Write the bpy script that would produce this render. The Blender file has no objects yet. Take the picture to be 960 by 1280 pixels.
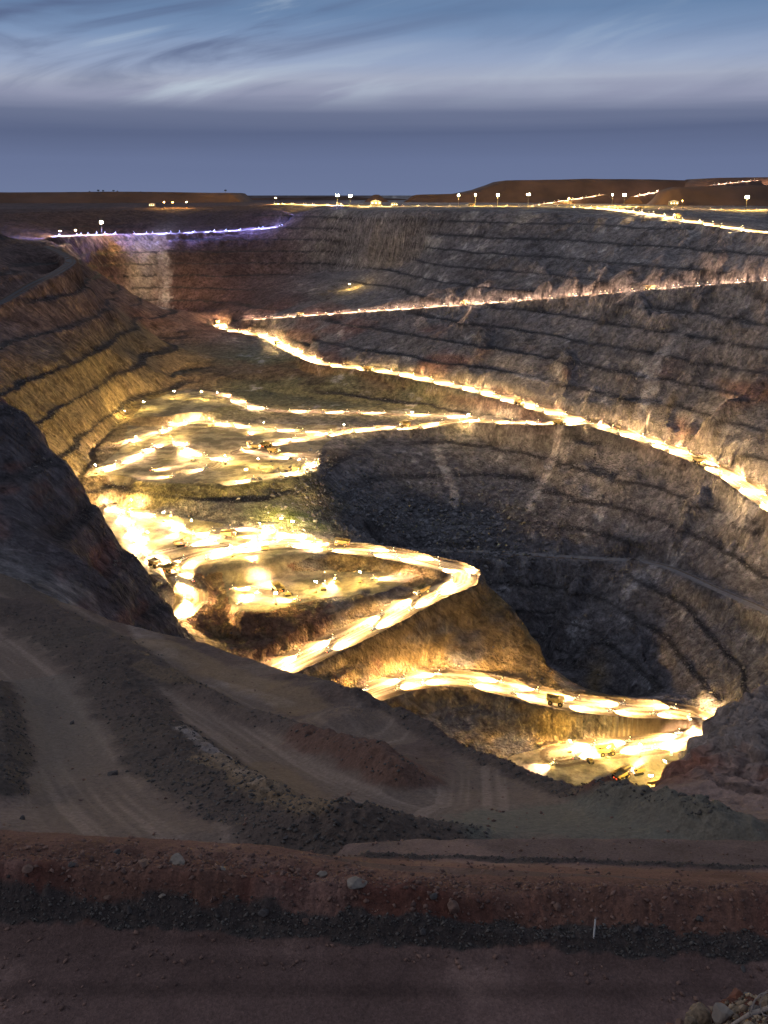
import bpy, math, random, time
import numpy as np
from mathutils import Vector, Matrix

random.seed(7); rng = np.random.default_rng(7)
T0 = time.time()
SC = bpy.context.scene
COL = SC.collection
PI = math.pi
F = 1280.0; PITCH = math.radians(17.2); CP = math.cos(PITCH); SP = math.sin(PITCH)

def ray(u, v):
    a = (u-480)/F; b = (640-v)/F
    return a, CP+b*SP, -SP+b*CP
def P(u, v, z=None, y=None):
    """a surveyed point: sighting direction plus its elevation z (or its distance y)"""
    a, d, e = ray(u, v)
    if y is None: y = z*d/e
    return (a/d*y, y, e/d*y)

# ------------------------------------------------------------------ noise
def _hash(ix, iy, iz, seed):
    h = (ix.astype(np.uint32)*np.uint32(374761393)) ^ (iy.astype(np.uint32)*np.uint32(668265263)) ^ (iz.astype(np.uint32)*np.uint32(2147483647-1234567)) ^ np.uint32(seed*2654435761 & 0xffffffff)
    h = (h ^ (h >> np.uint32(13)))*np.uint32(1274126177)
    h = h ^ (h >> np.uint32(16))
    return (h & np.uint32(0xffff)).astype(np.float32)/65535.0
def vnoise(x, y, z=None, seed=1):
    x = np.asarray(x, np.float32); y = np.asarray(y, np.float32)
    x0 = np.floor(x); y0 = np.floor(y)
    fx = x-x0; fy = y-y0
    fx = fx*fx*fx*(fx*(fx*6-15)+10); fy = fy*fy*fy*(fy*(fy*6-15)+10)
    ix = x0.astype(np.int64); iy = y0.astype(np.int64)
    def plane(iz):
        a = _hash(ix, iy, iz, seed); b = _hash(ix+1, iy, iz, seed)
        c = _hash(ix, iy+1, iz, seed); d = _hash(ix+1, iy+1, iz, seed)
        return (a+(b-a)*fx)*(1-fy)+(c+(d-c)*fx)*fy
    if z is None:
        return plane(np.zeros_like(ix))*2-1
    z = np.asarray(z, np.float32); z0 = np.floor(z); fz = z-z0; fz = fz*fz*(3-2*fz); iz = z0.astype(np.int64)
    a = plane(iz); b = plane(iz+1)
    return (a+(b-a)*fz)*2-1
def fbm(x, y, z=None, octv=4, seed=1, gain=.5, ridged=False):
    out = 0; amp = 1; tot = 0; c, s = math.cos(.6), math.sin(.6)
    for k in range(octv):
        n = vnoise(x, y, z, seed+k*17)
        if ridged: n = 1-2*np.abs(n)
        out = out+amp*n; tot += amp; amp *= gain
        x, y = (x*c-y*s)*2.03+7.1, (x*s+y*c)*2.03+3.7
        if z is not None: z = z*2.03+1.3
    return out/tot
def sstep(a, b, x):
    t = np.clip((x-a)/(b-a), 0, 1); return t*t*(3-2*t)

# ------------------------------------------------------------------ survey of the mine: roads
def path(*pts): return [P(u, v, **({'z': w} if w < 0 else {'y': w})) for u, v, w in pts]
ROADS = {}
def road(name, width, pts, kind='haul', zsm=3): ROADS[name] = dict(w=width, pts=pts, kind=kind)
R_top = path((1120,340,960),(1040,345,1030),(960,351,1100),(800,364,1250),(640,377,1420),(480,388,1580),(380,395,1680),(310,400,1775),(276,404,1815))
R_mid = path((276,404,1815),(282,412,-217),(330,420,-219),(360,435,-221),(400,453,-224),(450,461,-226),(500,468,-227),(600,490,-231),(680,513,-234),(735,529,-236),(800,548,-240),(860,570,-244),(910,594,-248),(935,611,-250),(962,630,-252),(1030,680,-258),(1100,750,-264))
road('top', 28, R_top[:-1]); road('mid', 26, R_mid)
road('back', 24, path((735,529,-236),(690,530,-241),(620,528,-249),(575,527,-255),(520,534,-259),(450,538,-261),(400,545,-262),(350,553,-262),(300,566,-262)))
road('orange', 16, path((590,522,-254),(520,519,-257),(440,516,-258),(380,515,-258),(330,512,-257),(300,503,-255),(272,492,-252)))
road('spur', 30, path((200,712,-287),(280,690,-286),(360,680,-286),(430,686,-287),(490,693,-288),(550,706,-290),(578,716,-291),(574,728,-294),(540,742,-298),(480,774,-309),(415,806,-318),(350,836,-325),(300,860,-331)))
road('low', 30, path((395,900,-334),(430,882,-337),(465,867,-339),(510,853,-342),(560,848,-345),(620,857,-349),(700,876,-355),(780,886,-360),(840,890,-364),(872,899,-367),(878,912,-370),(850,924,-372),(800,932,-374),(740,938,-376),(700,945,-376)))
road('left', 26, path((190,698,-286),(215,712,-288),(236,733,-293),(240,752,-298),(225,766,-303),(190,774,-307),(140,783,-311),(80,800,-316)))
road('blue', 14, path((66,296,1870),(128,293,2000),(200,292,2080),(300,288,2150),(380,281,2230),(450,275,2320)))
road('nose', 16, path((-60,400,1120),(0,378,1200),(40,355,1290),(75,338,1380),(88,324,1470),(60,308,1560)), kind='quiet')
road('trackone', 13, path((116,593,-262),(150,580,-262),(182,566,-262),(208,551,-262),(228,556,-262),(250,570,-262),(275,574,-262),(268,584,-262),(240,590,-262)))
road('tracktwo', 13, path((285,605,-262),(320,600,-262),(352,594,-262),(388,588,-262),(380,577,-262),(350,573,-262)))
road('trackthree', 13, path((160,553,-262),(200,540,-262),(240,528,-262),(290,532,-262),(340,537,-262),(400,540,-262)))
road('trackfour', 15, path((138,632,-283),(152,645,-284),(168,668,-286),(182,690,-287),(200,706,-288)))
road('trackfive', 12, path((165,640,-284),(210,655,-285),(250,668,-285),(290,660,-285),(330,668,-285),(300,684,-286),(250,680,-286),(200,690,-286)))
road('ledge', 11, path((470,688,-336),(530,688,-335),(610,690,-334),(690,695,-332),(760,699,-329),(800,701,-326),(840,711,-320),(900,738,-310),(960,765,-300),(1040,810,-292)), kind='quiet')
road('rim', 22, path((1040,300,1080),(960,291,1190),(870,278,1380),(800,266,1620),(740,260,1950),(640,258,2050),(540,258,2120),(440,257.6,2250),(345,254.5,2600)))
road('rimb', 20, path((1040,262,2000),(960,262,2040),(860,262,2050),(760,261,2000)))

# ------------------------------------------------------------------ breaklines
BL = []
def bl(*pts): BL.append(path(*pts))
for r_ in ROADS.values(): BL.append(r_['pts'])
# rim of the right wall, far wall and their plains
bl((1100,318,1000),(1020,302,1110),(960,295,1210),(880,283,1340),(800,273,1480),(720,268,1600),(640,264,1680),(560,263,1790),(480,263,1900),(400,262,2150),(300,262,2350),(200,262,2400),(100,263,2300),(0,266,2150),(-120,268,2000))
bl((1100,262,2100),(960,258,2300),(700,254,2600),(480,253,2800),(200,252,3000),(0,252,3000),(-200,252,3000))
bl((1400,249,6000),(480,248.5,6000),(-400,249,6000))
bl((1600,300,1300),(1600,262,2600)); bl((-600,268,2400),(-500,262,2700))
# contours through the right wall between the roads, lower wall, ledge
bl((1060,700,-290),(960,765,-300),(900,738,-310),(840,711,-320),(800,701,-326),(690,696,-332),(620,690,-334),(530,688,-336))
bl((1040,900,-330),(960,855,-322),(880,862,-356),(800,852,-382),(720,842,-403),(650,822,-416))
BL.append([(60,880,-418),(110,830,-425),(160,790,-420),(200,750,-400)])
bl((430,602,-286),(500,622,-306),(600,602,-298),(700,600,-290))
bl((440,662,-306),(520,650,-322),(600,642,-320))
bl((480,560,-272),(560,560,-276),(640,556,-272))
# far wall base and gully
bl((130,390,1930),(200,402,1930),(240,404,1900))
bl((130,330,2080),(180,335,2080))
bl((300,345,2010),(420,340,1990),(520,330,1800))
bl((330,366,1900),(440,362,1800),(500,372,1660))
# ground behind working area A
bl((180,498,-250),(240,482,-250),(330,491,-254),(420,503,-257),(520,512,-257),(620,519,-250),(700,526,-243))
bl((200,430,1610),(250,440,1560),(330,448,1500),(400,470,1400))
bl((330,470,-240),(260,462,-238),(215,468,-238))
# nose wall on the left: foot, body, top
bl((112,588,-262),(112,560,-261),(130,540,-260),(152,520,-257),(178,498,-250))
bl((0,480,993),(40,455,1090),(110,430,1260),(180,440,1452))
bl((-40,330,1240),(0,330,1292),(60,352,1400),(110,350,1560),(130,378,1600))
bl((-60,275,1500),(0,290,1560),(50,305,1640),(70,300,1800))
bl((-160,300,1150),(-100,480,800))
BL.append([(-330,760,-200),(-300,860,-262)])
# buttress on the left
bl((-60,470,570),(0,480,595),(60,545,602),(110,612,606),(160,682,606),(188,712,604),(203,738,600),(203,752,592))
bl((0,640,520),(80,680,520),(150,730,520))
bl((-40,700,470),(20,716,475),(80,745,470))
bl((0,560,560),(60,620,560),(110,690,560))
BL.append([(-235,660,-190),(-190,660,-240),(-160,650,-285),(-150,640,-300)])
BL.append([(-130,560,-285),(-60,560,-330),(0,570,-350)])
# working area B / C edges and banks
bl((118,598,-262),(200,606,-262),(300,606,-262),(360,602,-262),(398,592,-262),(412,575,-262),(405,558,-262))
bl((130,618,-278),(170,628,-281),(250,644,-283),(340,664,-283),(420,672,-285),(432,664,-298))
bl((300,768,-299),(340,768,-298),(400,752,-298),(480,744,-297),(530,733,-296))
bl((255,720,-295),(262,745,-300),(285,770,-303))
bl((262,800,-318),(320,802,-314),(350,800,-313))
# spur ridge and foot
bl((602,720,-291),(636,750,-308),(666,796,-334),(690,850,-361))
bl((470,852,-337),(520,842,-341),(560,838,-344),(620,838,-349),(680,858,-357))
bl((700,866,-361),(780,872,-363),(850,872,-364),(900,886,-366))
BL.append([(75,875,-395),(150,825,-405),(200,770,-392)])
# foot of the low road's embankment
bl((540,900,-362),(600,915,-368),(640,930,-374),(700,922,-375),(780,918,-375),(830,916,-374))
bl((940,900,-340),(905,930,-372),(930,960,-360))
# foreground slope (ramps between the lookout and the pit)
def rowpts(v, y, us=(-200,0,150,300,450,600,750,900,1100)): bl(*[(u, v, y) for u in us])
rowpts(1040,150); rowpts(1000,177,(-200,0,200,400,600,760,830))
rowpts(950,212,(-200,0,200,400,560)); rowpts(900,256,(-200,0,200,400,500)); rowpts(860,296,(-200,0,200,400)); rowpts(810,345,(-200,0,150,230))
CREST = path((-160,700,470),(-60,712,445),(0,722,430),(70,748,410),(140,775,388),(200,790,375),(260,803,362),(340,832,330),(400,848,312),(460,871,290),(520,900,264),(560,930,240),(600,948,226),(640,962,216),(680,978,203),(720,990,193),(760,998,187),(800,1004,182),(830,1006,184),(845,975,205),(862,945,216),(885,912,232),(912,880,246),(945,862,250),(1000,850,255),(1080,840,262))
BL.append(CREST)
for k, dz in ((50,62),(110,120),(170,170)):
    BL.append([(x*(1+k/math.hypot(x,y)*.6), y+k, max(z-dz, -352)) for x, y, z in CREST if -97 < x < 75])
BL.append([(x+12, y+30, z-34) for x, y, z in CREST if x > 75])
BL.append([(x+20, y+90, z-110) for x, y, z in CREST if x > 75])
bl((880,960,205),(900,1000,185),(960,1010,180)); bl((930,900,222),(960,930,205))
# near terrace edges
G0 = [(-90,22,-43),(0,20,-43),(90,20,-43)]
BL.append(G0); BL.append([(-120,8,-22),(-20,5,-14),(0,4.2,-11),(20,5,-14),(120,8,-22)]); BL.append([(-60,2,-3),(-2,1.6,-2.5),(2,1.6,-2.5),(60,2,-3)])
BL.append([(-100,12,-33),(0,11,-33),(1.2,11,-33)]); BL.append([(1.5,8.0,-11.0),(2.2,8,-8.1),(2.7,8,-7.8),(3.1,8,-7.55),(3.6,8,-7.4),(5,8,-7.2),(8,8,-7.1)]); BL.append([(1.5,8.6,-13),(2.3,8.8,-10.5),(3.5,9,-10.3),(8,9,-10)]); BL.append([(2.3,7.2,-7.3),(3.5,7.2,-6.98),(8,7.2,-6.9)]); BL.append([(4,12,-24),(100,14,-33)])
bl((-300,1140,-43),(0,1152,-43),(300,1162,-43),(500,1180,-43),(743,1190,-43),(960,1200,-43),(1200,1215,-43))
bl((-300,1060,-39.8),(0,1076,-39.9),(200,1086,-40),(400,1098,-40.2),(560,1114,-40.6),(743,1106,-40.6),(960,1118,-40.6),(1200,1125,-40.6))
bl((-300,1030,-43),(0,1037,-43.2),(200,1048,-43),(350,1058,-43),(480,1086,-43),(560,1084,-44),(743,1089,-44.5),(960,1097,-44.5),(1200,1100,-45))
bl((480,1072,-49),(560,1072,-50),(743,1078,-50.5),(960,1086,-50.5),(1200,1092,-51))
bl((430,1050,-52),(560,1048,-52),(743,1047,-53),(960,1050,-53),(1200,1055,-53))
BL.append([(-90,72,-54),(-40,74,-56),(0,78,-60)])
BL.append([(-160,120,-100),(-80,118,-100),(0,118,-100),(80,116,-98),(160,118,-98)])

POLY = []      # level working areas: outline, elevation
POLY.append((path((112,592,-262),(150,562,-262),(160,535,-262),(300,528,-262),(420,532,-262),(420,545,-262),(404,556,-262),(395,590,-262),(300,604,-262),(200,604,-262)), -262))
POLY.append((path((165,520,-252),(182,502,-252),(235,486,-252),(282,492,-252),(290,506,-252),(230,520,-252)), -252))
POLY.append((path((60,640,-283),(140,632,-283),(200,642,-283),(330,664,-284),(420,675,-286),(420,690,-287),(300,712,-287),(150,712,-287),(60,700,-287)), -285))
POLY.append((path((275,716,-297),(480,716,-297),(520,722,-297),(480,740,-297),(400,748,-297),(335,764,-297),(290,762,-297)), -297))
POLY.append((path((640,945,-376),(700,930,-376),(850,930,-376),(848,960,-376),(820,1000,-376),(700,1010,-376),(560,1000,-376)), -376))

# ------------------------------------------------------------------ thin-plate-like fill of the survey on a log-polar grid
TH0, TH1 = math.radians(-60), math.radians(60); S0, S1 = math.log(1.2), math.log(9000)
def level(div):
    d = math.radians(.3)*div
    nt = int(round((TH1-TH0)/d))+1; ns = int(round((S1-S0)/d))+1
    return nt, ns
def inpoly(px, py, poly):
    ins = np.zeros(px.shape, bool); n = len(poly)
    for i in range(n):
        x1, y1 = poly[i][:2]; x2, y2 = poly[(i+1) % n][:2]
        if y1 == y2: continue
        c = ((y1 > py) != (y2 > py)) & (px < (x2-x1)*(py-y1)/(y2-y1)+x1)
        ins ^= c
    return ins
def smoothpts(pts, step=8.0):
    """Catmull-Rom through the survey points"""
    p = np.array(pts, float); out = []
    q = np.vstack([2*p[0]-p[1], p, 2*p[-1]-p[-2]])
    for i in range(1, len(q)-2):
        L = np.linalg.norm(q[i+1]-q[i]); n = max(1, int(L/step))
        for k in range(n):
            t = k/n
            out.append(.5*((2*q[i])+(-q[i-1]+q[i+1])*t+(2*q[i-1]-5*q[i]+4*q[i+1]-q[i+2])*t*t+(-q[i-1]+3*q[i]-3*q[i+1]+q[i+2])*t**3))
    out.append(p[-1]); return np.array(out)
for r_ in ROADS.values(): r_['c'] = smoothpts(r_['pts'])
BLd = []
roadpts = {id(r_['pts']): r_['c'] for r_ in ROADS.values()}
for pts in BL:
    if id(pts) in roadpts: pts = [tuple(q) for q in roadpts[id(pts)]]
    d = []
    for a, b in zip(pts[:-1], pts[1:]):
        a = np.array(a, float); b = np.array(b, float)
        L = np.linalg.norm((b-a)[:2]); rr = max(2.0, min(math.hypot(*a[:2]), math.hypot(*b[:2])))
        n = max(1, int(L/(rr*.0026)))
        t = np.arange(n+1)[:, None]/n
        d.append(a+(b-a)*t)
    BLd.append(np.vstack(d))
ALL = np.vstack(BLd)
Z = None
for div, iters in ((32,500),(16,400),(8,300),(4,220),(2,160),(1,110)):
    nt, ns = level(div)
    ti = np.linspace(0, 1, nt); si = np.linspace(0, 1, ns)
    acc = np.zeros((nt, ns)); cnt = np.zeros((nt, ns))
    th = np.arctan2(ALL[:,0], ALL[:,1]); s = np.log(np.maximum(np.hypot(ALL[:,0], ALL[:,1]), 1.21))
    it = np.round((th-TH0)/(TH1-TH0)*(nt-1)).astype(int); js = np.round((s-S0)/(S1-S0)*(ns-1)).astype(int)
    ok = (it >= 0) & (it < nt) & (js >= 0) & (js < ns)
    np.add.at(acc, (it[ok], js[ok]), ALL[ok, 2]); np.add.at(cnt, (it[ok], js[ok]), 1)
    fix = cnt > 0; val = np.where(fix, acc/np.maximum(cnt, 1), 0)
    TT, SS = np.meshgrid(TH0+(TH1-TH0)*ti, S0+(S1-S0)*si, indexing='ij')
    X = np.exp(SS)*np.sin(TT); Y = np.exp(SS)*np.cos(TT)
    for poly, pz in POLY:
        m = inpoly(X, Y, poly) & ~fix
        val[m] = pz; fix |= m
    if Z is None: Z = np.full((nt, ns), -100.0); Z[fix] = val[fix]
    else:
        # bilinear upsample
        a = np.linspace(0, Z.shape[0]-1, nt); b = np.linspace(0, Z.shape[1]-1, ns)
        a0 = np.minimum(a.astype(int), Z.shape[0]-2); b0 = np.minimum(b.astype(int), Z.shape[1]-2)
        fa = (a-a0)[:, None]; fb = (b-b0)[None]
        Z = (Z[a0][:, b0]*(1-fa)+Z[a0+1][:, b0]*fa)*(1-fb)+(Z[a0][:, b0+1]*(1-fa)+Z[a0+1][:, b0+1]*fa)*fb
    Z = np.where(fix, val, Z)
    for k in range(iters):
        Pd = np.pad(Z, 1, mode='edge')
        N = .25*(Pd[2:, 1:-1]+Pd[:-2, 1:-1]+Pd[1:-1, 2:]+Pd[1:-1, :-2])
        Z = np.where(fix, val, Z+(N-Z)*1.0)
for k in range(2):       # soften the creases of the fill
    Pd = np.pad(Z, 1, mode='edge')
    Z = .5*Z+.125*(Pd[2:, 1:-1]+Pd[:-2, 1:-1]+Pd[1:-1, 2:]+Pd[1:-1, :-2])
ZG = Z
def sampleZ(x, y):
    x = np.asarray(x, float); y = np.asarray(y, float)
    th = np.arctan2(x, y); s = np.log(np.maximum(np.hypot(x, y), 1.25))
    a = np.clip((th-TH0)/(TH1-TH0)*(ZG.shape[0]-1), 0, ZG.shape[0]-1.001); b = np.clip((s-S0)/(S1-S0)*(ZG.shape[1]-1), 0, ZG.shape[1]-1.001)
    a0 = a.astype(int); b0 = b.astype(int); fa = a-a0; fb = b-b0
    return (ZG[a0, b0]*(1-fa)+ZG[a0+1, b0]*fa)*(1-fb)+(ZG[a0, b0+1]*(1-fa)+ZG[a0+1, b0+1]*fa)*fb
print('fill', round(time.time()-T0, 1), ZG.shape)

# ------------------------------------------------------------------ terrain vertices
def span(a, b, n): return list(np.linspace(a, b, n, endpoint=False))
thd = span(-60, -26, 28)+span(-26, 26, 530)+span(26, 60.01, 29)
TH = np.radians(np.array(thd))
ss = []
for a, b, d in ((1.3,40,.03),(40,62,.0022),(62,92,.0035),(92,135,.012),(135,300,.0022),(300,470,.0024),(470,575,.005),(575,1000,.0017),(1000,1500,.0016),(1500,1900,.0017),(1900,2500,.0018),(2500,6000,.02),(6000,9000,.1)):
    ss += span(math.log(a), math.log(b), max(2, int(round((math.log(b)-math.log(a))/d))))
ss += [math.log(9000), math.log(20000), math.log(60000)]
S = np.array(ss); NT, NS = len(TH), len(S)
T2, S2 = np.meshgrid(TH, S, indexing='ij'); R2 = np.exp(S2)
X = R2*np.sin(T2); Y = R2*np.cos(T2)
# warp the sampling a little so that walls are not ruled surfaces
wa = sstep(640, 760, R2)*10*(1-((Y < 830) & (X < 220) & (X > -150)))
Xw = X+wa*1.3*fbm(X/80, Y/80, octv=4, seed=31, gain=.55); Yw = Y+wa*1.3*fbm(X/80, Y/80, octv=4, seed=57, gain=.55)
gul = sstep(.25,.85,fbm(X/85, Y/85, octv=3, seed=35, ridged=True))*sstep(40,120,X)*sstep(700,800,Y)*(1-sstep(1500,1700,R2))
Xw = Xw+13*gul; Yw = Yw+9*gul
Z = sampleZ(Xw, Yw); Z = np.where(R2 > 8000, -24.0, Z)
print('verts', NT*NS)
def gradmag(Z):
    e = np.maximum(3.0, R2*.004)
    gx = (sampleZ(Xw+e, Yw)-sampleZ(Xw-e, Yw))/(2*e); gy = (sampleZ(Xw, Yw+e)-sampleZ(Xw, Yw-e))/(2*e)
    return np.hypot(gx, gy)
G = gradmag(Z)
def gauss(cx, cy, sx, sy=None): 
    sy = sy or sx
    return np.exp(-((X-cx)/sx)**2-((Y-cy)/sy)**2)
# benches
scree = np.clip(gauss(60,990,90,70)*1.3+gauss(-10,960,60,60)*1.2, 0, 1)
spurm = sstep(-280,-290,Z)*sstep(835,800,Y)*sstep(200,180,X)*sstep(-170,-150,X); butm = sstep(650,630,Y)*sstep(-60,-90,X)
tm = sstep(.22, .42, G)*sstep(450, 560, Y)*(1-sstep(2500, 2700, R2))*(1-.85*scree)
tm *= (1-spurm*.85)*(1-butm*.35); tm *= .8+.2*sstep(-.35,.15,fbm(X/130, Y/130, octv=3, seed=19))
knob = gauss(92,232,26,45)
lw_x = 0; H = np.where((X < -110) & (Y < 1640) & (Z > -262), 31.0, 21.0)
zz = Z+2.2*fbm(X/160, Y/160, octv=3, seed=5)+1.2*fbm(X/25, Y/25, octv=2, seed=6)
u_ = zz/H; fl = np.floor(u_); fr = u_-fl
lw = np.clip(.22+.16*fbm(X/70, Y/70, octv=3, seed=9), .08, .45)
prof = np.where(fr < lw, fr*.16, lw*.16+(1-lw*.16)*((fr-lw)/(1-lw)))
Zt = Z+(fl+prof-u_)*H
Z = Z*(1-tm)+Zt*tm
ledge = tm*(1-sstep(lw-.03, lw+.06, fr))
# small relief
fgm = 1-sstep(440, 520, R2)
flat = np.zeros_like(Z)
for poly, pz in POLY: flat = np.maximum(flat, inpoly(X, Y, poly).astype(float))
Z += (1-flat)*sstep(470, 600, R2)*(.9*fbm(X/9, Y/9, octv=3, seed=11))
Z += flat*.5*fbm(X/14, Y/14, octv=3, seed=12)+flat*2.2*sstep(.45,.8,fbm(X/22, Y/22, octv=2, seed=13))
Z += fgm*sstep(100, 140, R2)*(.8*fbm(X/22, Y/22, octv=3, seed=14)+.22*fbm(X/3.5, Y/3.5, octv=3, seed=15, ridged=True))
Z += (1-sstep(90, 110, R2))*sstep(20, 40, R2)*(.10*fbm(X/1.6, Y/1.6, octv=3, seed=16))
berm = (1-sstep(85, 95, R2))*sstep(-42.8, -41.5, Z)
Z += berm*(.55*fbm(X/2.6, Y/2.6, octv=5, seed=18, gain=.62)+.45*fbm(X/9, Y/9, octv=2, seed=20)-.25*np.maximum(0,fbm(X/1.1, Y/3, octv=3, seed=21, ridged=True)))

# channels: road (drivable, packed), gravel (dark blasted rock windrows), pale, red, ochre
CH = {k: np.zeros_like(Z) for k in ('road', 'lane', 'gravel', 'pale', 'red', 'ochre', 'green', 'dim_edge')}
def near(c0, c1, pad):
    """index window of the grid that covers a segment"""
    x = np.array([c0[0], c1[0]]); y = np.array([c0[1], c1[1]])
    r = np.hypot(x, y); th = np.arctan2(x, y)
    dr = pad; rmin, rmax = max(1.3, r.min()-dr), r.max()+dr
    dth = pad/max(r.min(), 5)
    i0 = np.searchsorted(TH, th.min()-dth); i1 = np.searchsorted(TH, th.max()+dth)
    j0 = np.searchsorted(S, math.log(rmin)); j1 = np.searchsorted(S, math.log(rmax))
    return slice(i0, i1), slice(j0, j1)
def dist_field(c, pad):
    D = np.full(Z.shape, 1e9, np.float32); ZC = np.zeros(Z.shape, np.float32); L = np.zeros(Z.shape, np.float32); SD = np.zeros(Z.shape, np.float32)
    acc = 0
    for a, b in zip(c[:-1], c[1:]):
        si = near(a, b, pad); x = X[si]; y = Y[si]
        dx, dy = b[0]-a[0], b[1]-a[1]; q = dx*dx+dy*dy
        if q < 1e-6 or x.size == 0: continue
        t = np.clip(((x-a[0])*dx+(y-a[1])*dy)/q, 0, 1)
        ex = x-a[0]-t*dx; ey = y-a[1]-t*dy
        d = np.hypot(ex, ey); m = d < D[si]
        D[si] = np.where(m, d, D[si]); ZC[si] = np.where(m, a[2]+t*(b[2]-a[2]), ZC[si])
        L[si] = np.where(m, acc+t*math.sqrt(q), L[si]); SD[si] = np.where(m, np.sign(dx*(y-a[1])-dy*(x-a[0]))*d, SD[si])
        acc += math.sqrt(q)
    return D, ZC, L, SD
for nm, r_ in ROADS.items():
    w = r_['w']/2
    D, ZC, L, SD = dist_field(r_['c'], w+26)
    k = 1-sstep(w, w+7, D)
    Z = Z*(1-k)+ZC*k
    bm = np.exp(-((D-w-.5)/1.7)**2)*(dict(trackone=.1,tracktwo=.1,trackthree=.1,trackfour=.1,trackfive=.1,top=.25,rim=.1,rimb=.1,blue=.1,orange=.4).get(nm,1.3)*(1+.4*vnoise(L/9, SD*0+3, seed=44)))*(r_['kind'] != 'quiet')*(1-flat)
    Z += bm*(1-sstep(2000, 2200, R2)*.7)
    inside = 1-sstep(w-1.2, w-.2, D)
    CH['road'] = np.maximum(CH['road'], inside)
    CH['dim_edge'] = np.maximum(CH['dim_edge'], inside*sstep(.50, .78, D/w)*(w > 9)*(r_['kind'] != 'quiet'))
    lane = .5+.5*fbm(SD/1.5, L/160, octv=3, seed=50+len(nm))
    CH['lane'] = np.where(D < w+1, lane, CH['lane'])
    CH['gravel'] = np.maximum(CH['gravel'], np.clip(bm, 0, 1)*.5)
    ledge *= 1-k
for uv, w_, lo_, hi_ in (([(700,545),(688,575),(676,610),(664,640)], 5, 850, 1250), ([(842,425),(825,450),(812,480),(806,515)], 9, 850, 1400), ([(818,455),(800,470)], 6, 850, 1400), ([(640,470),(700,478)], 3, 900, 1500), ([(905,640),(930,655),(945,650)], 8, 700, 1000), ([(200,300),(205,340),(200,380)], 12, 1700, 2300), ([(545,560),(560,600),(570,630)], 6, 850, 1300)):
    c_ = []
    for u_1, v_1 in uv:
        a_, d_, e_ = ray(u_1, v_1); ys = np.linspace(lo_, hi_, 600); hit = np.where(sampleZ(a_/d_*ys, ys) > e_/d_*ys)[0]; y_1 = ys[hit[0]] if len(hit) else (lo_+hi_)/2
        c_.append((a_/d_*y_1, y_1, 0))
    D, ZC, L, SD = dist_field(smoothpts(c_, 5), w_*2.5)
    CH['pale'] = np.maximum(CH['pale'], (1-sstep(w_*.3, w_*1.3, D+w_*.9*fbm(X/5, Y/5, octv=3, seed=77)))*.9)
print('roads', round(time.time()-T0, 1))

# foreground strokes: follow the ground; (half width, height, channel, strength)
def fgpath(*uv): 
    """drape a sighted line onto the foreground slope"""
    out = []
    for u, v in uv:
        a, d, e = ray(u, v); a /= d; e /= d
        ys = np.exp(np.linspace(math.log(100), math.log(560), 700)); zt = sampleZ(a*ys, ys)
        hit = np.where(zt > e*ys)[0]
        y = ys[hit[0]] if len(hit) else 430.0
        out.append((a*y, y, e*y))
    return smoothpts(out, 3.0)
FG = []
def stroke(uv, w, h, ch=None, st=1.0, rough=.5, lanes=False):
    c = fgpath(*uv); D, ZC, L, SD = dist_field(c, w*2.2)
    prof = np.exp(-(D/w)**2*1.2)
    if h:
        Z[...] = Z+h*prof*(1+.35*vnoise(L/11, L*0, seed=61))*(1-sstep(w*1.5,w*2.1,D))
        Z[...] = Z+prof*rough*fbm(X/2.2, Y/2.2, octv=3, seed=62, gain=.6)
    if ch:
        m = (1-sstep(w*.7, w*1.25, D+w*.45*fbm(X/9, Y/9, octv=5, seed=63, gain=.6)))*st
        CH[ch] = np.maximum(CH[ch], m)
        if ch != 'pale': CH['road'] *= 1-m
    if lanes:
        k = 1-sstep(w*.85, w*1.2, D)
        zs = sampleZ(X, Y)
        Z[...] = Z*(1-k)+(zs+.12*fbm(SD/1.6, L/40, octv=2, seed=3)-.6)*k
        CH['lane'] = np.where(D < w*1.2, .5+.5*fbm(SD/1.9, L/90, octv=3, seed=64), CH['lane'])
        for q in ('gravel', 'pale', 'ochre'): CH[q] *= 1-k
        CH['road'] = np.maximum(CH['road'], k)
stroke([(-60,770),(0,810),(50,850),(85,900),(110,950),(150,1000),(210,1045)], 17, 0, lanes=True)
stroke([(-60,730),(0,735),(80,785),(200,850),(300,905),(400,965),(500,1005),(600,1030),(700,1040)], 15, 0, lanes=True)
stroke([(620,1020),(640,985),(600,940),(540,915),(480,900),(440,900)], 13, 0, lanes=True)
stroke([(-60,745),(0,765),(70,800),(120,830),(160,880),(195,930),(240,975),(300,1010),(360,1035),(420,1045)], 11, 2.6, 'gravel', .95, .6)
stroke([(150,830),(190,890),(230,930),(300,975),(340,1005)], 7, 1.2, 'gravel', .8, .5)
stroke([(330,1010),(400,1030),(470,1040),(560,1045)], 8, 2.6, 'gravel', .9, .6)
stroke([(-40,718),(10,732),(60,765),(130,800),(185,835),(230,860)], 9, 3.0, 'gravel', .9, .5)
stroke([(220,855),(290,890),(350,910),(400,935),(450,960),(500,982)], 5.5, 3.5, 'gravel', .75, .7)
stroke([(390,930),(430,945),(480,965),(500,978)], 8, 4, 'red', .5, .7)
stroke([(455,880),(490,893),(530,915),(570,940),(620,960),(680,983),(740,1000),(800,1015),(880,1035)], 5, 3, 'gravel', .95, 1.0)
stroke([(370,850),(410,870),(440,880),(430,905)], 9, 3, 'gravel', .35, .6)
stroke([(-10,860),(5,900),(5,960),(0,1000)], 6, 5, 'gravel', 1, .7)
stroke([(270,960),(310,985),(350,1015),(400,1035)], 5, 0, 'ochre', .8)
stroke([(330,955),(380,990),(430,1025)], 5, 0, 'ochre', .7)
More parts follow.
